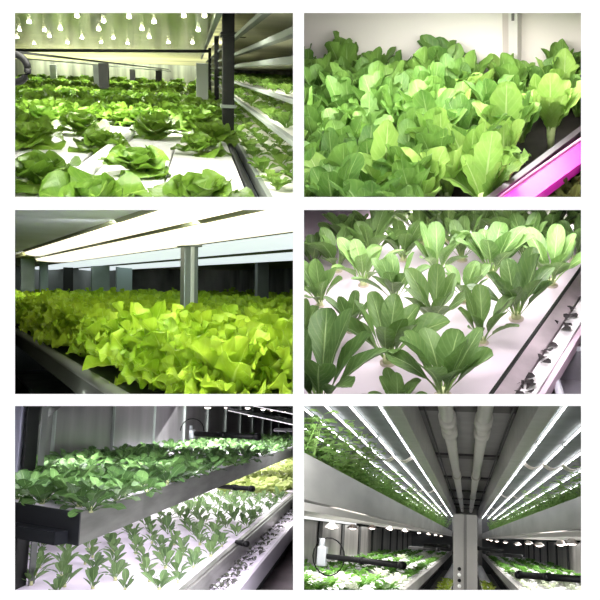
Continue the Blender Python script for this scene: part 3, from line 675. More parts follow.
# ================================================================== 5: two-level steel rack
def panel5():
    P = Panel(5, (380, 420)); h1 = .32; h2 = .80
    lfu = leafmat('broad_leaf', (56, 92, 48), (108, 146, 80), (155, 188, 122), .42, .25)
    lfs = leafmat('sprout_leaf', (66, 98, 56), (120, 150, 92), (170, 200, 135), .45, .25)
    lfl = leafmat('lime_leaf', (150, 168, 92), (196, 208, 134), (215, 225, 160), .5, .2)
    stl = mat('bed_steel', (132, 132, 128), .4, .7, noise=.28, nscale=7, stretch=(1, .5, 3), bump=.05)
    pr = mat('lilac_raft', (232, 222, 240), .5, noise=.03, nscale=6)
    c = P.q(147, 237, z=-h1); xe = c.x; th = .1
    l = P.q(-10, 212, z=-h1); far = 13.
    kx = (l.y-c.y)/(l.x-c.x)      # slanted front end
    xl = -2.4; yl = c.y+kx*(xl-c.x)
    def slab(za, zb, x0, x1, dy=0): return [(x0, c.y+dy+kx*(x0-c.x), za), (x1, c.y+dy+kx*(x1-c.x), za), (x1, far, za), (x0, far, za)], [(x0, c.y+dy+kx*(x0-c.x), zb), (x1, c.y+dy+kx*(x1-c.x), zb), (x1, far, zb), (x0, far, zb)]
    t = empty('upper_bed', P, (xe, c.y, -h1-th))
    G().prism(*slab(-h1-th+.01, -h1-.012, xl, xe-.012, .01)).mk('bed_body', stl, P, t)
    g = G(); g.box((xe-.01, c.y+.004, -h1-th), (xe, far, -h1+.004), .001); g.mk('side_plate', stl, P, t)
    g = G(); g.prism([(xl, yl-.004, -h1-th), (xe, c.y-.004, -h1-th), (xe, c.y+.006, -h1-th), (xl, yl+.006, -h1-th)], [(xl, yl-.004, -h1+.004), (xe, c.y-.004, -h1+.004), (xe, c.y+.006, -h1+.004), (xl, yl+.006, -h1+.004)]); g.mk('end_plate', mat('end_dark', (44, 46, 50), .45, .4), P, t)
    a = P.q(-20, 262, z=-h1-.075); b = P.q(118, 286, z=-h1-.075); n = Vector((kx, -1, 0)).normalized()
    g = G(); g.beam(a+n*.02, b+n*.02, .05, .04); g.mk('handle_bar', mat('handle_black', (30, 32, 38), .35, .3), P, t)
    g = G(); g.prism(*slab(-h1-.012, -h1-.004, xl, xe-.014, .02)); g.mk('white_liner', pr, P, t)
    tag(t, 'upper steel growing bed with dark end plate and open front corner, lower left picture', 'bed')
    # lower bed
    rr = P.q(352, 395, z=-h2); rq = P.q(590, 172, z=-h2); xr = rr.x
    t = empty('lower_bed', P, (xr, 3, -h2-.12))
    G().box((-2.2, 1.9, -h2-.03), (xr, far+6, -h2)).mk('white_raft', pr, P, t)
    G().box((xr, 1.9, -h2-.02), (xr+.03, far+6, -h2+.006), .002).mk('rim_lip', stl, P, t)
    G().box((xr+.03, 1.9, -h2-.14), (xr+.045, far+6, -h2-.005)).mk('side_plate', stl, P, t)
    tag(t, 'lower steel growing bed with pale lilac raft of seedlings, lower left picture', 'bed')
    z3 = -h2-.10; ca = P.q(398, 400, z=z3).x; cb = P.q(468, 400, z=z3).x
    t = empty('side_channel', P, (ca, 3, z3-.3))
    G().box((ca-.08, 1.9, z3-.02), (cb, far+6, z3), .002).mk('channel_top', pr, P, t)
    G().box((cb, 1.9, z3-.11), (cb+.02, far+6, z3+.006), .002).mk('channel_wall', mat('channel_lilac', (180, 172, 186), .5, .1), P, t)
    G().box((ca-.02, 1.9, z3-.2), (cb-.02, far+6, z3-.03)).mk('channel_body', m_dark, P, t)
    tag(t, 'narrow lilac side channel of tiny dark sprouts beside the walkway, lower left picture', 'channel')
    struct(G().box((-1.6, 1.9, -1.2), (4, 20, -1.17)).mk('floor', mat('walk_floor', (168, 154, 160), .5, noise=.2, nscale=6), P))
    # walls
    wm = mat('rear_steel', (104, 104, 102), .32, .6, noise=.35, nscale=2.2, stretch=(1, 1.6, .35))
    bx = -2.35
    struct(G().box((bx-.05, 1.6, -1.5), (bx, 19, 1.2)).mk('wall_left', wm, P))
    g = G()
    for k in range(13): g.box((bx, 2.6+k*1.15, -1.4), (bx+.02, 2.62+k*1.15, 1.1))
    struct(g.mk('trim_1', m_greym, P))
    struct(G().box((bx-.1, 19, -1.5), (4, 19.1, 1.2)).mk('wall_back', mat('far_wall', (112, 112, 112), .5, .2, noise=.3), P))
    struct(G().box((bx-.05, 2.5, .42), (4, 19, .45)).mk('ceiling', mat('roof_dark', (84, 84, 84), .4, .3, noise=.3, nscale=3), P))
    g = G(); p0 = P.q(22, -20, y=3.2); p1 = P.q(30, 420, y=3.2)
    t = empty('corner_post', P, p1)
    g.box((P.q(-30, 200, y=3.2).x, 3.2, -1.5), (P.q(22, 60, y=3.2).x, 3.3, .4), .004); g.mk('post_face', mat('lilac_grey', (132, 132, 150), .45, .2), P, t)
    g = G(); g.box((P.q(23, 200, y=3.2).x, 3.2, -1.5), (P.q(30, 60, y=3.2).x, 3.32, .4), .002); g.mk('post_edge', m_black, P, t)
    g = G(); g.box((P.q(30, 200, y=3.2).x, 3.3, -1.5), (P.q(44, 60, y=3.2).x, 3.36, .4), .002); g.mk('post_flange', mat('flange_grey', (104, 106, 106), .4, .4), P, t)
    tag(t, 'lilac grey corner post at the left edge of the rack, lower left picture', 'post')
    tag(G().beam(P.q(20, 60, y=3.5), P.q(110, -10, y=4.2), .03, .10).mk('roof_brace', m_dark, P), 'dark slanting brace at the top left corner of the rack, lower left picture', 'brace')
    # lamps on top right
    rows = [((405, 10), (418, 18), (440, 12)), ]
    lm = mat('spot_glow', (255, 246, 238), .4, emis=(255, 240, 230), es=5)
    k = 0
    for zx, zy, s in ((412, 16, 1.2), (453, 16, 1.2), (495, 17, 1.1), (527, 20, 1.), (500, 33, .9), (528, 34, .9), (557, 38, .8), (575, 40, .8), (572, 25, .8), (545, 22, .9)):
        k += 1; p = P.q(zx, zy, y=7+.5*k)
        t = empty('spot_lamp', P, p); 
        G().ball(p, .03*s, (1, .7, .35)).mk('bulb', lm, P, t, True)
        G().tube([p+Vector((0, 0, .004)), p+Vector((0, 0, .05))], [.034, .015], 10).mk('lamp_cap', m_dark, P, t, True)
        tag(t, f'small glowing spot lamp, {nth(k)} in the roof line, {WHERE[5]}', 'lamp', 'spot lamps under the roof')
    sg = mat('strip_glow', (250, 245, 250), .4, emis=(250, 245, 250), es=1.3)
    for k, (a_, b_) in enumerate((((505, 12), (592, 30)), ((540, 12), (592, 20)), ((455, 22), (592, 52)))):
        p = P.q(*a_, y=6.5); q_ = P.q(*b_, y=4.2)
        t = empty('strip_light', P, p)
        G().beam(p, q_, .008, .004).mk('strip', sg, P, t); G().beam(p+Vector((0, 0, .02)), q_+Vector((0, 0, .02)), .03, .02).mk('housing', m_dark, P, t)
        tag(t, ['bright thin strip light at the top right under the roof', 'shortest strip light in the top right corner', 'lowest thin strip light slanting above the sprayer pipe'][k]+', lower left picture', 'light', 'thin strip lights under the roof')
    # spray bars
    def bar(pa, pb, ya, yb, r, lb, fit=True):
        a = P.q(*pa, y=ya); b = P.q(*pb, y=yb)
        t = empty('spray_pipe', P, a); d = (b-a).normalized()
        G().tube([a, b], r, 12).mk('pipe', m_black, P, t, True)
        G().tube([b-d*.03, b], r*1.35, 12).mk('end_cap', m_black, P, t, True); mid = (a+b)/2
        G().tube([mid-d*.02, mid+d*.02], r*1.3, 12).mk('joint', m_black, P, t, True)
        if fit:
            w = mat('fitting_white', (205, 210, 214), .3, .2)
            G().box(a+Vector((-.04, -.03, -.04)), a+Vector((.0, .03, .03)), .008).mk('valve', w, P, t)
            G().tube([a+Vector((-.03, 0, .03)), a+Vector((-.03, 0, .06))], .012, 10).mk('valve_neck', w, P, t, True)
            G().tube([a+Vector((-.02+.09*math.cos(x), 0, .02+.09*math.sin(x))) for x in [PI*.0+PI*i/10 for i in range(11)]], .005, 6).mk('hose', m_black, P, t, True)
        tag(t, lb, 'pipe'); return t
    bar((385, 70), (518, 77), 5.2, 4.6, .018, 'long black spray pipe with silver valve above the upper greens, lower left picture')
    bar((435, 180), (506, 185), 5.2, 4.9, .016, 'short black pipe poking out below the upper bed, lower left picture', False)
    bar((552, 62), (600, 63), 7.5, 7.2, .018, 'far black pipe cut by the right edge above the greens, lower left picture', False)
    bar((472, 296), (494, 300), 4.6, 4.5, .014, 'small black pipe end over the lower bed rim, lower left picture', False)
    # plants: upper
    def broad(seed, n=10, L=.11, W=.024, m=lfu, prof='spoon', lo=.5):
        r = random.Random(seed); f = Fol()
        for i in range(n):
            t = i/n; f.leaf(i*2.4+r.uniform(-.4, .4), lo+.8*t, lo+.8*t-r.uniform(.4, 1.3), L*r.uniform(.7, 1.1), W*r.uniform(.8, 1.25), prof, cup=r.uniform(0, .4)-.1, ruf=.003, nu=5, nv=9, wr=.001, roll=r.uniform(-.5, .5), rg=r)
        return f
    BR = [broad(s, 12, .10, .021).mesh('greens', lfu) for s in range(5)]
    st = gmesh(G().tube([(0, 0, -.002), (0, 0, .016)], [.010, .008], 8), 'stem', mat('stem_base', (196, 200, 150), .6))
    r = random.Random(8); y = c.y+.05; row = 0
    while y < 11.5:
        row += 1; cc = 0; x = xe-.07; xs_ = []
        while x > bx+.1: xs_.append(x); x -= .105+.007*y
        for x in sorted(xs_):
            p = Vector((x+r.uniform(-.03, .03)+.05*(row % 2), y+kx*(x-c.x)*(1 if y < 3 else .4)+r.uniform(-.06, .06), -h1-.004))
            if p.y < c.y+kx*(p.x-c.x)+.05 or not P.inside(p, 8): continue
            cc += 1; s = r.uniform(.8, 1.15)*(1+.02*y)
            put(P, 'leafy_green', BR[r.randrange(5)], p, r.uniform(0, 6.28), s, f'dark leafy green, upper bed, {nth(row)} row back, {nth(cc)} from left, {WHERE[5]}', 'leafy green', 'leafy greens on the upper steel bed', [('stem', st)] if y < 3.6 else ())
        y *= 1.06
    # lower seedlings
    def sprout(seed):
        r = random.Random(seed); f = Fol()
        for i in range(6):
            t = i/6; f.leaf(i*2.4+r.uniform(-.4, .4), .75+.65*t, .45+.9*t-r.uniform(0, .6), r.uniform(.06, .12), .019*r.uniform(.8, 1.25), 'oval' if i < 3 else 'spoon', cup=.25, nu=5, nv=9, rg=r, z0=.005)
        return f.mesh('sprout', lfs)
    SP = [sprout(s) for s in range(6)]
    y = 3.15; row = 0
    while y < 7.4:
        row += 1; x = xr-.09+.05*(row % 2); xs_ = []; cc = 0
        while x > -2.1: xs_.append(x); x -= .15
        for x in sorted(xs_):
            p = Vector((x+r.uniform(-.015, .015), y+r.uniform(-.03, .03), -h2))
            if not P.inside(p, 6): continue
            # hidden behind the upper bed
            u_, v_ = P.proj(p+Vector((0, 0, .1))); zx = (u_-10)*2.083; zy = (v_-400)*2.083
            if zx < 140 and zy < 262: continue
            if zx >= 140 and zy < 298-.406*(zx-147)-12: continue
            cc += 1
            put(P, 'raft_sprout', SP[r.randrange(6)], p, r.uniform(0, 6.28), r.uniform(.8, 1.15), f'green sprout on lower lilac raft, {nth(row)} row back, {nth(cc)} from left, {WHERE[5]}', 'sprout', 'green sprouts on the lower lilac raft', [('stem', st)] if y < 4.6 else ())
        y += .165*(1+.04*(y-3))
    LM = [broad(s+20, 14, .12, .035, prof='but', lo=.6).mesh('lime', lfl) for s in range(3)]
    row = 0
    while y < 17:
        row += 1; x = xr-.1; xs_ = []; cc = 0
        while x > -1.9: xs_.append(x); x -= .2
        for x in sorted(xs_):
            p = Vector((x+r.uniform(-.03, .03), y, -h2))
            u_, v_ = P.proj(p+Vector((0, 0, .1))); zx = (u_-10)*2.083; zy = (v_-400)*2.083
            if not P.inside(p, 6) or zy < 298-.406*(zx-147)-4: continue
            cc += 1
            put(P, 'lime_lettuce', LM[r.randrange(3)], p, r.uniform(0, 6.28), 1.3, f'yellow-green lettuce, lower bed, {nth(row)} row, {nth(cc)} from left, {WHERE[5]}', 'lettuce', 'yellow-green lettuces on the lower bed')
        y *= 1.045
    dkm = leafmat('tiny_dark_leaf', (52, 48, 52), (84, 92, 74), (100, 110, 90), .5, .2)
    tm = []
    for s in range(3):
        rr_ = random.Random(s+70); f = Fol()
        for i in range(4): f.leaf(i*1.7+rr_.random(), .8, rr_.uniform(-.3, .6), .04, .012, 'oval', .2, nu=3, nv=5, rg=rr_)
        tm.append(f.mesh('tiny', dkm))
    y = 3.3; row = 0
    while y < 12:
        row += 1; n = 4; cc = 0
        for k in range(n):
            p = Vector((ca+.0+(cb-ca-.02)*(k+.3)/n+r.uniform(-.01, .01), y+r.uniform(-.03, .03), z3))
            if not P.inside(p, 3): continue
            cc += 1
            put(P, 'tiny_sprout', tm[r.randrange(3)], p, r.uniform(0, 6.28), r.uniform(.9, 1.3), f'tiny dark sprout, lilac channel, {nth(row)} row, {nth(cc)} from left, {WHERE[5]}', 'sprout', 'tiny sprouts in the lilac side channel')
        y *= 1.038
    pc = (.98, .94, 1.)
    area(P, 154, 420, 1.35, .5, .1, 7, pc, (0, .4, -.9))
    area(P, 154, 412, 2.0, .74, .3, 10, pc, (0, .3, -.95))
    area(P, 110, 412, 4.0, .7, .3, 22, pc, (0, .3, -.95))
    area(P, 225, 412, 6.6, 1., .5, 60, pc, (0, .3, -.95))
    o = area(P, 280, 412, 3.2, .3, .6, 30, pc, (0, .2, -.97))
    o.matrix_basis = Matrix.Translation(P.W((-.66, 3.5, -.5))) @ P.M.to_4x4(); o.data.size = .25; o.data.size_y = 1.2; o.data.energy = 14  # added downlight for the side channel and walkway floor
    area(P, 190, 412, 8., 2., 1.2, 110, pc, (0, .3, -.95))
    o = area(P, 154, 412, 3., 1., .3, 16, pc, (0, .3, -.95))
    for yy, e_, xc in ((7.2, 45, -1.6), (11, 100, -2.05)):
        o = area(P, 154, 500, 3.0, 1.2, .25, 14, (1, .97, .95), (0, .3, -.95))
        o.matrix_basis = Matrix.Translation(P.W((xc, yy, -h1-th-.02))) @ P.M.to_4x4(); o.data.size = 1.2; o.data.size_y = 3; o.data.energy = e_  # unseen lamps added under the upper bed to lift the lower plants
    o = area(P, 154, 500, 3.0, 1.2, .25, 14, (.98, .92, 1.), (0, .3, -.95))
    o.matrix_basis = Matrix.Translation(P.W((-1.25, 3.9, -h1-th-.02))) @ P.M.to_4x4(); 
    o.data.size = 1.2; o.data.size_y = 2.4; o.data.energy = 15

# ================================================================== 6: the aisle seen upwards
def panel6():
    P = Panel(6, (467, 539), (467, 545), .5); w = .5
    stl = mat('aisle_steel', (172, 170, 166), .38, .6, noise=.25, nscale=3, stretch=(1, .4, 2), bump=.04)
    VZ = (350, 290)
    far = 27.
    lfh = leafmat('herb_leaf', (120, 165, 80), (180, 212, 130), (190, 220, 150), .5, .6)
    lfg = leafmat('green_leaf', (70, 130, 45), (130, 180, 80), (180, 210, 130), .5, .35)
    lfw = leafmat('pale_leaf', (196, 208, 176), (236, 240, 226), (240, 244, 230), .5, .35)
    lfy = leafmat('yellow_leaf', (150, 180, 60), (200, 215, 90), (215, 225, 130), .5, .35)
    tube = mat('led_tube', (255, 255, 255), .4, emis=(250, 252, 255), es=11)
    zc = 1.5*w
    roofm = mat('roof_panel', (92, 96, 94), .6, .0, noise=.3, nscale=2.5)
    for sg, side in ((-1, 'left'), (1, 'right')):
        t = empty('upper_bed', P, (sg*w, 5, .163*w))
        G().box((sg*w, 1.5, .163*w), (sg*(w+.012), far, .444*w), .001).mk('side_plate', stl, P, t)
        G().box((sg*(w+.012), 1.5, .163*w), (sg*2.6*w, far, .20*w)).mk('bed_bottom', mat('bed_under', (150, 146, 142), .35, .5, noise=.2), P, t)
        G().box((sg*(w+.012), 1.5, .22*w), (sg*2.6*w, far, .36*w)).mk('bed_raft', m_raft, P, t)
        tag(t, f'long upper steel bed on the {side} side of the aisle, lower right picture', 'bed')
        t = empty('lower_bed', P, (sg*w, 5, -1.15*w))
        G().box((sg*w, 1.8, -1.08*w), (sg*(w+.05), far, -.875*w), .002).mk('side_rim', stl, P, t)
        G().box((sg*(w+.05), 1.8, -1.08*w), (sg*3.9*w, far, -.92*w)).mk('bed_raft', m_raft, P, t)
        tag(t, f'long lower planting bed on the {side} side of the aisle, lower right picture', 'bed')
        struct(G().box((sg*3.9*w, 1.8, -1.3*w), (sg*(3.9*w+.05), far, .18*w)).mk('wall_'+side, mat('panel_wall', (140, 138, 134), .35, .5, noise=.45, nscale=2.4, stretch=(1, 1.4, .3)), P))
        struct(G().box((sg*3.2*w, 1.8, .3*w), (sg*(3.2*w+.05), far, zc+.1)).mk('wall_'+side, mat('panel_dark', (64, 84, 96), .35, .4, noise=.4, nscale=3), P))
        struct(G().box((sg*1.6*w, 2, -2.2*w), (sg*(1.6*w+.03), far, -1.9*w)).mk('trim_2', m_dark, P))
        # lower seed channel inside the aisle (yellow lettuce)
        tag(G().box((sg*.55*w, 2.5, -1.75*w), (sg*1.0*w, far, -1.70*w)).mk('floor_channel', m_raft, P), f'low channel of yellow lettuce beside the end wall, {side} side, lower right picture', 'channel')
        struct(G().box((sg*(1.0*w), 2, zc+.012), (sg*3.25*w, far, zc+.03)).mk('ceiling', roofm, P))
        struct(G().box((sg*.52*zc, 2, zc-.02), (sg*1.0*w, far, zc+.03), .002).mk('trim_3', mat('fascia', (196, 194, 192), .4, .4, noise=.1), P))
        struct(G().box((sg*.52*zc, 2, zc+.03), (sg*(.52*zc+.02), far, 2.*w)).mk('trim_4', mat('fascia', (196, 194, 192), .4, .4), P))
        xs_ = (.70, .953, 1.17, 1.40, 1.68) if sg < 0 else (.71, .97, 1.22, 1.5, 1.8)
        for k, q_ in enumerate(xs_):
            tt = empty('led_tube', P, (sg*q_*zc, 4, zc))
            ys_ = [2.2, 5.9, 9.6, 13.3, 17, 20.7, 24.4]; g = G(); g2 = G()
            for a in ys_: g.tube([(sg*q_*zc, a, zc-.01), (sg*q_*zc, a+3.55, zc-.01)], .0058, 10)
            for a in ys_: g2.box((sg*q_*zc-.012, a-.1, zc-.022), (sg*q_*zc+.012, a-.02, zc+.01), .002)
            g.mk('glowing_tube', tube, P, tt, True)
            tag(tt, f'glowing LED tube line on the {side}, {nth(k+1)} out from the central ceiling, lower right picture', 'light', 'LED tube lines above the upper beds')
        for k, yy in enumerate((7.3, 12.4, 17.5, 22.6)):
            tt = empty('tube_hanger', P, (sg*.9, yy, zc))
            g = G(); n = 5
            for i in range(n):
                x0 = sg*(.72*zc+i*.235*zc); x1 = sg*(.72*zc+(i+1)*.235*zc)
                pts = [(x0+(x1-x0)*j/6, yy, zc-.004-.05*math.sin(PI*j/6)) for j in range(7)]
                for a, b in zip(pts, pts[1:]): g.beam(a, b, .22, .006)
            g.mk('scalloped_strip', mat('hanger_pale', (216, 206, 200), .4, .2), P, tt)
            tag(tt, f'scalloped pale hanger strip under the {side} tubes, {nth(k+1)} back, lower right picture', 'hanger', 'hanger strips across the tube lines')
        # lamps below the upper bed
        lm = mat('cone_glow', (255, 240, 230), .4, emis=(255, 236, 224), es=9)
        k = 0
        zl = .163*w-.012
        for i in range(9):
            zx = (68, 112, 152, 190, 222, 250, 270, 285, 296)[i] if sg < 0 else (568, 545, 500, 478, 455, 430, 412, 400, 393)[i]
            zy = (264, 266, 266, 268, 272, 276, 279, 281, 283)[i] if sg < 0 else (298, 300, 302, 298, 300, 296, 294, 292, 290)[i]
            y_ = (3.7, 4.3, 5.1, 6.2, 7.6, 9.6, 12., 14.5, 17.5)[i]
            p = P.q(zx, zy, y=y_); p.z = min(p.z, zl)
            k += 1; tt = empty('cone_lamp', P, p)
            G().ball(p, .02*(1+.03*y_), (1, 1, .5)).mk('bulb', lm, P, tt, True)
            G().tube([p+Vector((0, 0, .02)), (p.x, p.y, p.z-.004)], [.012, .034*(1+.02*y_)], 12, False).mk('reflector', mat('reflector', (230, 220, 214), .3, .6), P, tt, True)
            tag(tt, f'small warm lamp under the {side} upper bed, {nth(k)} from the front, lower right picture', 'lamp', f'warm lamps under the upper beds')
        rr = P.q(12, 240, y=2.8) if sg < 0 else P.q(590, 268, y=2.8)
        tag(G().beam((sg*(w+.02), 2.2, .163*w-.02), (sg*(w+.02), far, .163*w-.02), .03, .025).mk('light_rail', mat('rail_bright', (205, 200, 196), .3, .6), P), f'bright thin rail under the {side} upper bed, lower right picture', 'rail')
        g = G(); 
        for k in range(12): g.box((sg*3.86*w, 4+k*1.9, -1.1*w), (sg*3.89*w, 4.25+k*1.9, .17*w))
        struct(g.mk('trim_5', m_dark, P))
    # central ceiling with pipes
    cm = mat('centre_ceiling', (140, 138, 138), .5, .3, noise=.15, nscale=3)
    struct(G().box((-.42, 2, 2.*w+.06), (.42, far, 2.*w+.08)).mk('ceiling', cm, P))
    zb = 2.*w+.04
    for k, yy in enumerate((5.8, 9.6, 13.2, 17., 20.6, 24.)):
        tag(G().box((-.41, yy, zb-.01), (.41, yy+.34, zb+.02)).mk('cross_beam', mat('beam_brown', (60, 54, 56), .5, .2), P), f'dark cross beam over the aisle ceiling, {nth(k+1)} from the front, lower right picture', 'beam', 'cross beams over the aisle')
    wp = mat('pvc_pipe', (206, 202, 196), .35, noise=.05)
    zp = 1.9*w
    for x, nm, rad in ((-.16, 'left', .058), (.135, 'right', .058)):
        t = empty('ceiling_pipe', P, (x, 4, zp))
        G().tube([(x, 2.2, zp), (x, far-.2, zp)], rad, 18).mk('pipe', wp, P, t, True)
        for a in (5.9, 6.6, 11.5, 17.5, 23):
            G().tube([(x, a, zp), (x, a+.35, zp)], rad*1.28, 18).mk('coupling', wp, P, t, True)
        tag(t, f'pale round ceiling pipe, {nm} one of the pair above the aisle, lower right picture', 'pipe', 'pair of ceiling pipes')
    for x, nm in ((-.335, 'left'), (.35, 'right')):
        tag(G().tube([(x, 2.2, zp+.03), (x, far-.2, zp+.03)], .010, 8).mk('ceiling_cable', m_black, P, None, True), f'thin black cable along the ceiling {nm} of the two pipes, lower right picture', 'cable', 'black ceiling cables')
    # end wall (steel panels), floor
    struct(G().box((-w-.02, far, -3), (w+.02, far+.1, zb)).mk('wall_end', mat('end_steel', (150, 148, 145), .45, .5, noise=.12), P))
    struct(G().box((-4, far+.1, -3), (4, far+.2, zb+.5)).mk('wall_back', mat('far_dark', (92, 92, 92), .5, .2), P))
    # steel column in the middle of the aisle
    d = 7.; a = P.q(321, 420, y=d); b = P.q(371, 240, y=d)
    t = empty('steel_column', P, (0, d, a.z))
    mid = (a.x+b.x)/2
    c1 = mat('column_steel', (158, 155, 151), .5, .4, noise=.1, stretch=(1, 1, .3))
    G().box((a.x, d, a.z), (mid-.012, d+.06, b.z), .003).mk('left_panel', c1, P, t)
    G().box((mid+.012, d, a.z), (b.x, d+.06, b.z), .003).mk('right_panel', c1, P, t)
    G().box((mid-.012, d+.005, a.z), (mid+.012, d+.06, b.z), .002).mk('centre_seam', mat('seam', (118, 116, 114), .5, .4), P, t)
    for zy in (352, 364, 376, 388):
        p = P.q(334, zy, y=d-.02); G().ball(p, .017, (1, 1, 1), 8).mk('socket', m_white if zy % 8 else m_black, P, t, True)
    tag(t, 'tall grey steel panel column in the centre of the aisle, lower right picture', 'column')
    struct(G().box((-2.5, 2, -2.25*w), (2.5, far, -2.2*w)).mk('floor', mat('aisle_floor', (120, 116, 114), .5, noise=.2), P))
    # spray pipes
    def bar(pa, pb, ya, yb, r, lb, fit=False):
        a = P.q(*pa, y=ya); b = P.q(*pb, y=yb)
        t = empty('spray_pipe', P, a); d_ = (b-a).normalized()
        G().tube([a, b], r, 12).mk('pipe', m_black, P, t, True); G().tube([b-d_*.025, b], r*1.3, 12).mk('end_cap', m_black, P, t, True)
        mid_ = (a+b)/2; G().tube([mid_-d_*.015, mid_+d_*.015], r*1.25, 12).mk('joint', m_black, P, t, True)
        if fit:
            wv = mat('fitting_white', (205, 210, 214), .3, .2)
            G().box(a+Vector((-.05, -.03, -.05)), a+Vector((.0, .03, .05)), .008).mk('valve', wv, P, t)
            G().tube([a+Vector((-.03, 0, .04)), a+Vector((-.03, 0, .09))], .016, 10).mk('valve_neck', wv, P, t, True)
            G().tube([a+Vector((.01+.085*math.cos(x), 0, .0+.095*math.sin(x))) for x in [2*PI*i/18 for i in range(19)]], .004, 6).mk('hose', m_black, P, t, True)
        tag(t, lb+', lower right picture', 'pipe')
    bar((58, 326), (218, 345), 3.9, 3.4, .014, 'thick black spray pipe with silver valve over the left lower bed', True)
    bar((590, 374), (456, 364), 3.4, 3.8, .015, 'thick black spray pipe over the right lower bed')
    bar((465, 326), (391, 320), 6.6, 6.8, .014, 'smaller black spray pipe behind the thick right one')
    bar((230, 307), (292, 311), 7.2, 7., .014, 'smaller black spray pipe behind the thick left one')
    bar((425, 313), (372, 309), 9, 9.2, .018, 'farthest thin black spray pipe on the right')
    bar((262, 302), (312, 305), 10, 9.8, .02, 'farthest thin black spray pipe on the left')
    # plants
    def herb(seed):
        r = random.Random(seed); f = Fol()
        for s_ in range(6):
            az = s_*2.4+r.random(); le = r.uniform(.12, .24); tilt = r.uniform(.1, .7)
            for j in range(6):
                t = (j+2)/7; rad = le*t*math.sin(tilt); z = le*t*math.cos(tilt)
                for sd in (-1, 1): f.leaf(az+sd*1.2+r.uniform(-.4, .4), .5, -.2, .052, .021, 'oval', .2, .002, nu=3, nv=4, r0=.003, z0=z, off=(rad*math.cos(az), rad*math.sin(az)), rg=r)
            f.leaf(az, PI/2-tilt, PI/2-tilt, le, .0022, 'rom', 0, nu=1, nv=4, rg=r)
        return f.mesh('herb', lfh)
    HB = [herb(s) for s in range(4)]
    def low(seed, m, n=10, L=.1, W=.028):
        r = random.Random(seed); f = Fol()
        for i in range(n): f.leaf(i*2.4+r.uniform(-.4, .4), .5+.8*i/n, .2+.5*i/n-r.uniform(0, .5), L*r.uniform(.7, 1.1), W, 'but', .2, .006, nu=5, nv=6, rg=r)
        return f.mesh('low', m)
    GR = [low(s, lfg) for s in range(3)]; WH = [low(s+5, lfw) for s in range(3)]; YL = [low(s+9, lfy) for s in range(3)]
    r = random.Random(12)
    for sg, side in ((-1, 'left'), (1, 'right')):
        y = 2.3; k = 0
        while y < 20:
            for line, x in enumerate((w+.09, w+.30)):
                p = Vector((sg*(x+r.uniform(-.02, .02)), y+r.uniform(-.05, .05), .37*w))
                if not P.inside(p+Vector((0, 0, .2)), 14): continue
                k += 1
                s = r.uniform(.75, 1.15)*(1 if sg < 0 else .85)*(1.+.02*y)
                put(P, 'herb_plant', HB[r.randrange(4)], p, r.uniform(0, 6.28), s, f'leafy herb, {side} upper bed, {"rim" if line == 0 else "inner"} line, {nth(int(k/2)+1)} back, {WHERE[6]}', 'herb', f'herbs on the {side} upper bed')
            y *= 1.05
        y = 3.0; row = 0
        while y < 22:
            row += 1; cc = 0; x = w+.14
            while x < 3.8*w:
                p = Vector((sg*x, y+r.uniform(-.1, .1), -.92*w)); x += .2*(1+.03*y)
                if not P.inside(p+Vector((0, 0, .05)), 8): continue
                cc += 1
                if sg > 0: ms = WH if y < 11 else GR
                else: ms = GR if r.random() < .9 else WH
                nm, cl = ('pale lettuce', 'whitish') if ms is WH else ('green lettuce', 'green')
                put(P, nm.replace(' ', '_'), ms[r.randrange(3)], p, r.uniform(0, 6.28), r.uniform(.95, 1.2)*(1+.02*y), f'{cl} lettuce, {side} lower bed, {nth(row)} row, {nth(cc)} from aisle, {WHERE[6]}', 'lettuce', f'low lettuces on the {side} lower bed')
            y *= 1.085
        y = 4.6; k = 0
        while y < 16:
            for x in (.64*w, .86*w):
                p = Vector((sg*x, y, -1.7*w))
                if not P.inside(p+Vector((0, 0, .08)), 4): continue
                k += 1; put(P, 'yellow_lettuce', YL[r.randrange(3)], p, r.uniform(0, 6.28), 1.15, f'yellow-green lettuce, low {side} channel, {nth(k)} from front, {WHERE[6]}', 'lettuce', f'yellow lettuces in the low channels')
            y *= 1.06
    area(P, 442, 578, 1.4, .5, .1, 60, (1, 1, 1), (0, .8, .6))  # added fill lamp facing up, for herb undersides and centre ceiling
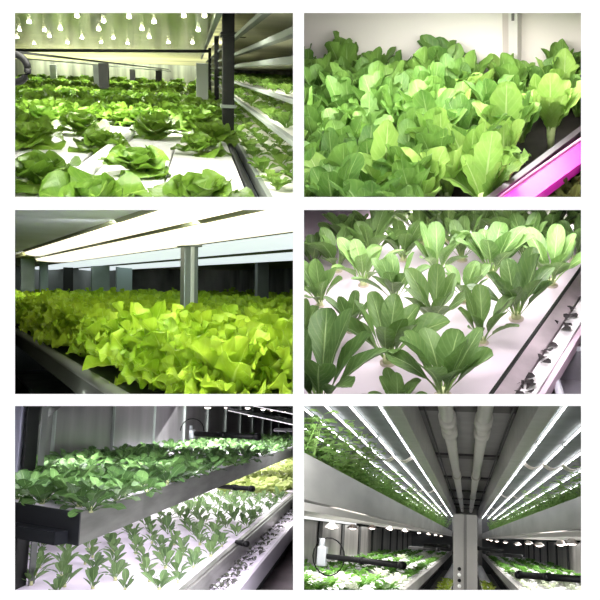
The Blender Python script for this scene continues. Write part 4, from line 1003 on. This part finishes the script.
    for sg in (-1, 1):
        for yy, e_, xc, wd_ in (((3.4, 5, .65, .27), (7., 40, 1.06, .9), (13, 70, 1.5, 1.8)) if sg < 0 else ((5., 9, .64, .25), (7.5, 42, .86, .6), (13, 60, 1.28, 1.4))):
            o = area(P, 442, 500, 3, .5, 1.4, e_, (1, .97, .94), (0, 0, -1))
            o.matrix_basis = Matrix.Translation(P.W((sg*xc, yy, .15*w))) @ P.M.to_4x4(); o.data.size = wd_; o.data.size_y = yy*.3  # unseen lamps added to brighten the lower beds

import os
only = os.environ.get('PANELS', '123456')
for k, fn in ((1, panel1), (2, panel2), (3, panel3), (4, panel4), (5, panel5), (6, panel6)):
    if str(k) in only: fn()

# ------------------------------------------------------------------ everything ends at the inner faces of its niche
bpy.context.view_layer.update()
PL = {}
for n, (u0, v0, u1, v1) in RECT.items():
    m = 3.; c = [CAM+ray(u, v) for u, v in ((u0-m, v0-m), (u1+m, v0-m), (u1+m, v1+m), (u0-m, v1+m))]; mid = CAM+ray((u0+u1)/2, (v0+v1)/2)
    pl = []
    for i in range(4):
        nn = (c[i]-CAM).cross(c[(i+1) % 4]-CAM).normalized()
        if nn.dot(mid-CAM) < 0: nn = -nn
        pl.append((CAM, nn))
    pl.append((Vector((0, D0+.02, 0)), Vector((0, 1, 0))))
    PL[n] = pl
for o in [o for o in COL.objects if o.type == 'MESH' and o.name in PANEL_OF]:
    mw = o.matrix_world; pls = PL[PANEL_OF[o.name]]
    bb = [mw @ Vector(b) for b in o.bound_box]; cut = []; gone = False
    for p, nn in pls:
        ds = [(b-p).dot(nn) for b in bb]
        if max(ds) < 0: gone = True; break
        if min(ds) < 0: cut.append((p, nn))
    if not gone and cut:
        bm = bmesh.new(); bm.from_mesh(o.data); bm.transform(mw)
        for p, nn in cut:
            bmesh.ops.bisect_plane(bm, geom=bm.verts[:]+bm.edges[:]+bm.faces[:], plane_co=p, plane_no=nn, clear_inner=True)
        if not bm.faces: gone = True
        else:
            bm.transform(mw.inverted()); me = o.data.copy(); bm.to_mesh(me); o.data = me
        bm.free()
    if gone: bpy.data.objects.remove(o)
for o in list(COL.objects):
    if o.type == 'EMPTY' and not o.children: bpy.data.objects.remove(o)
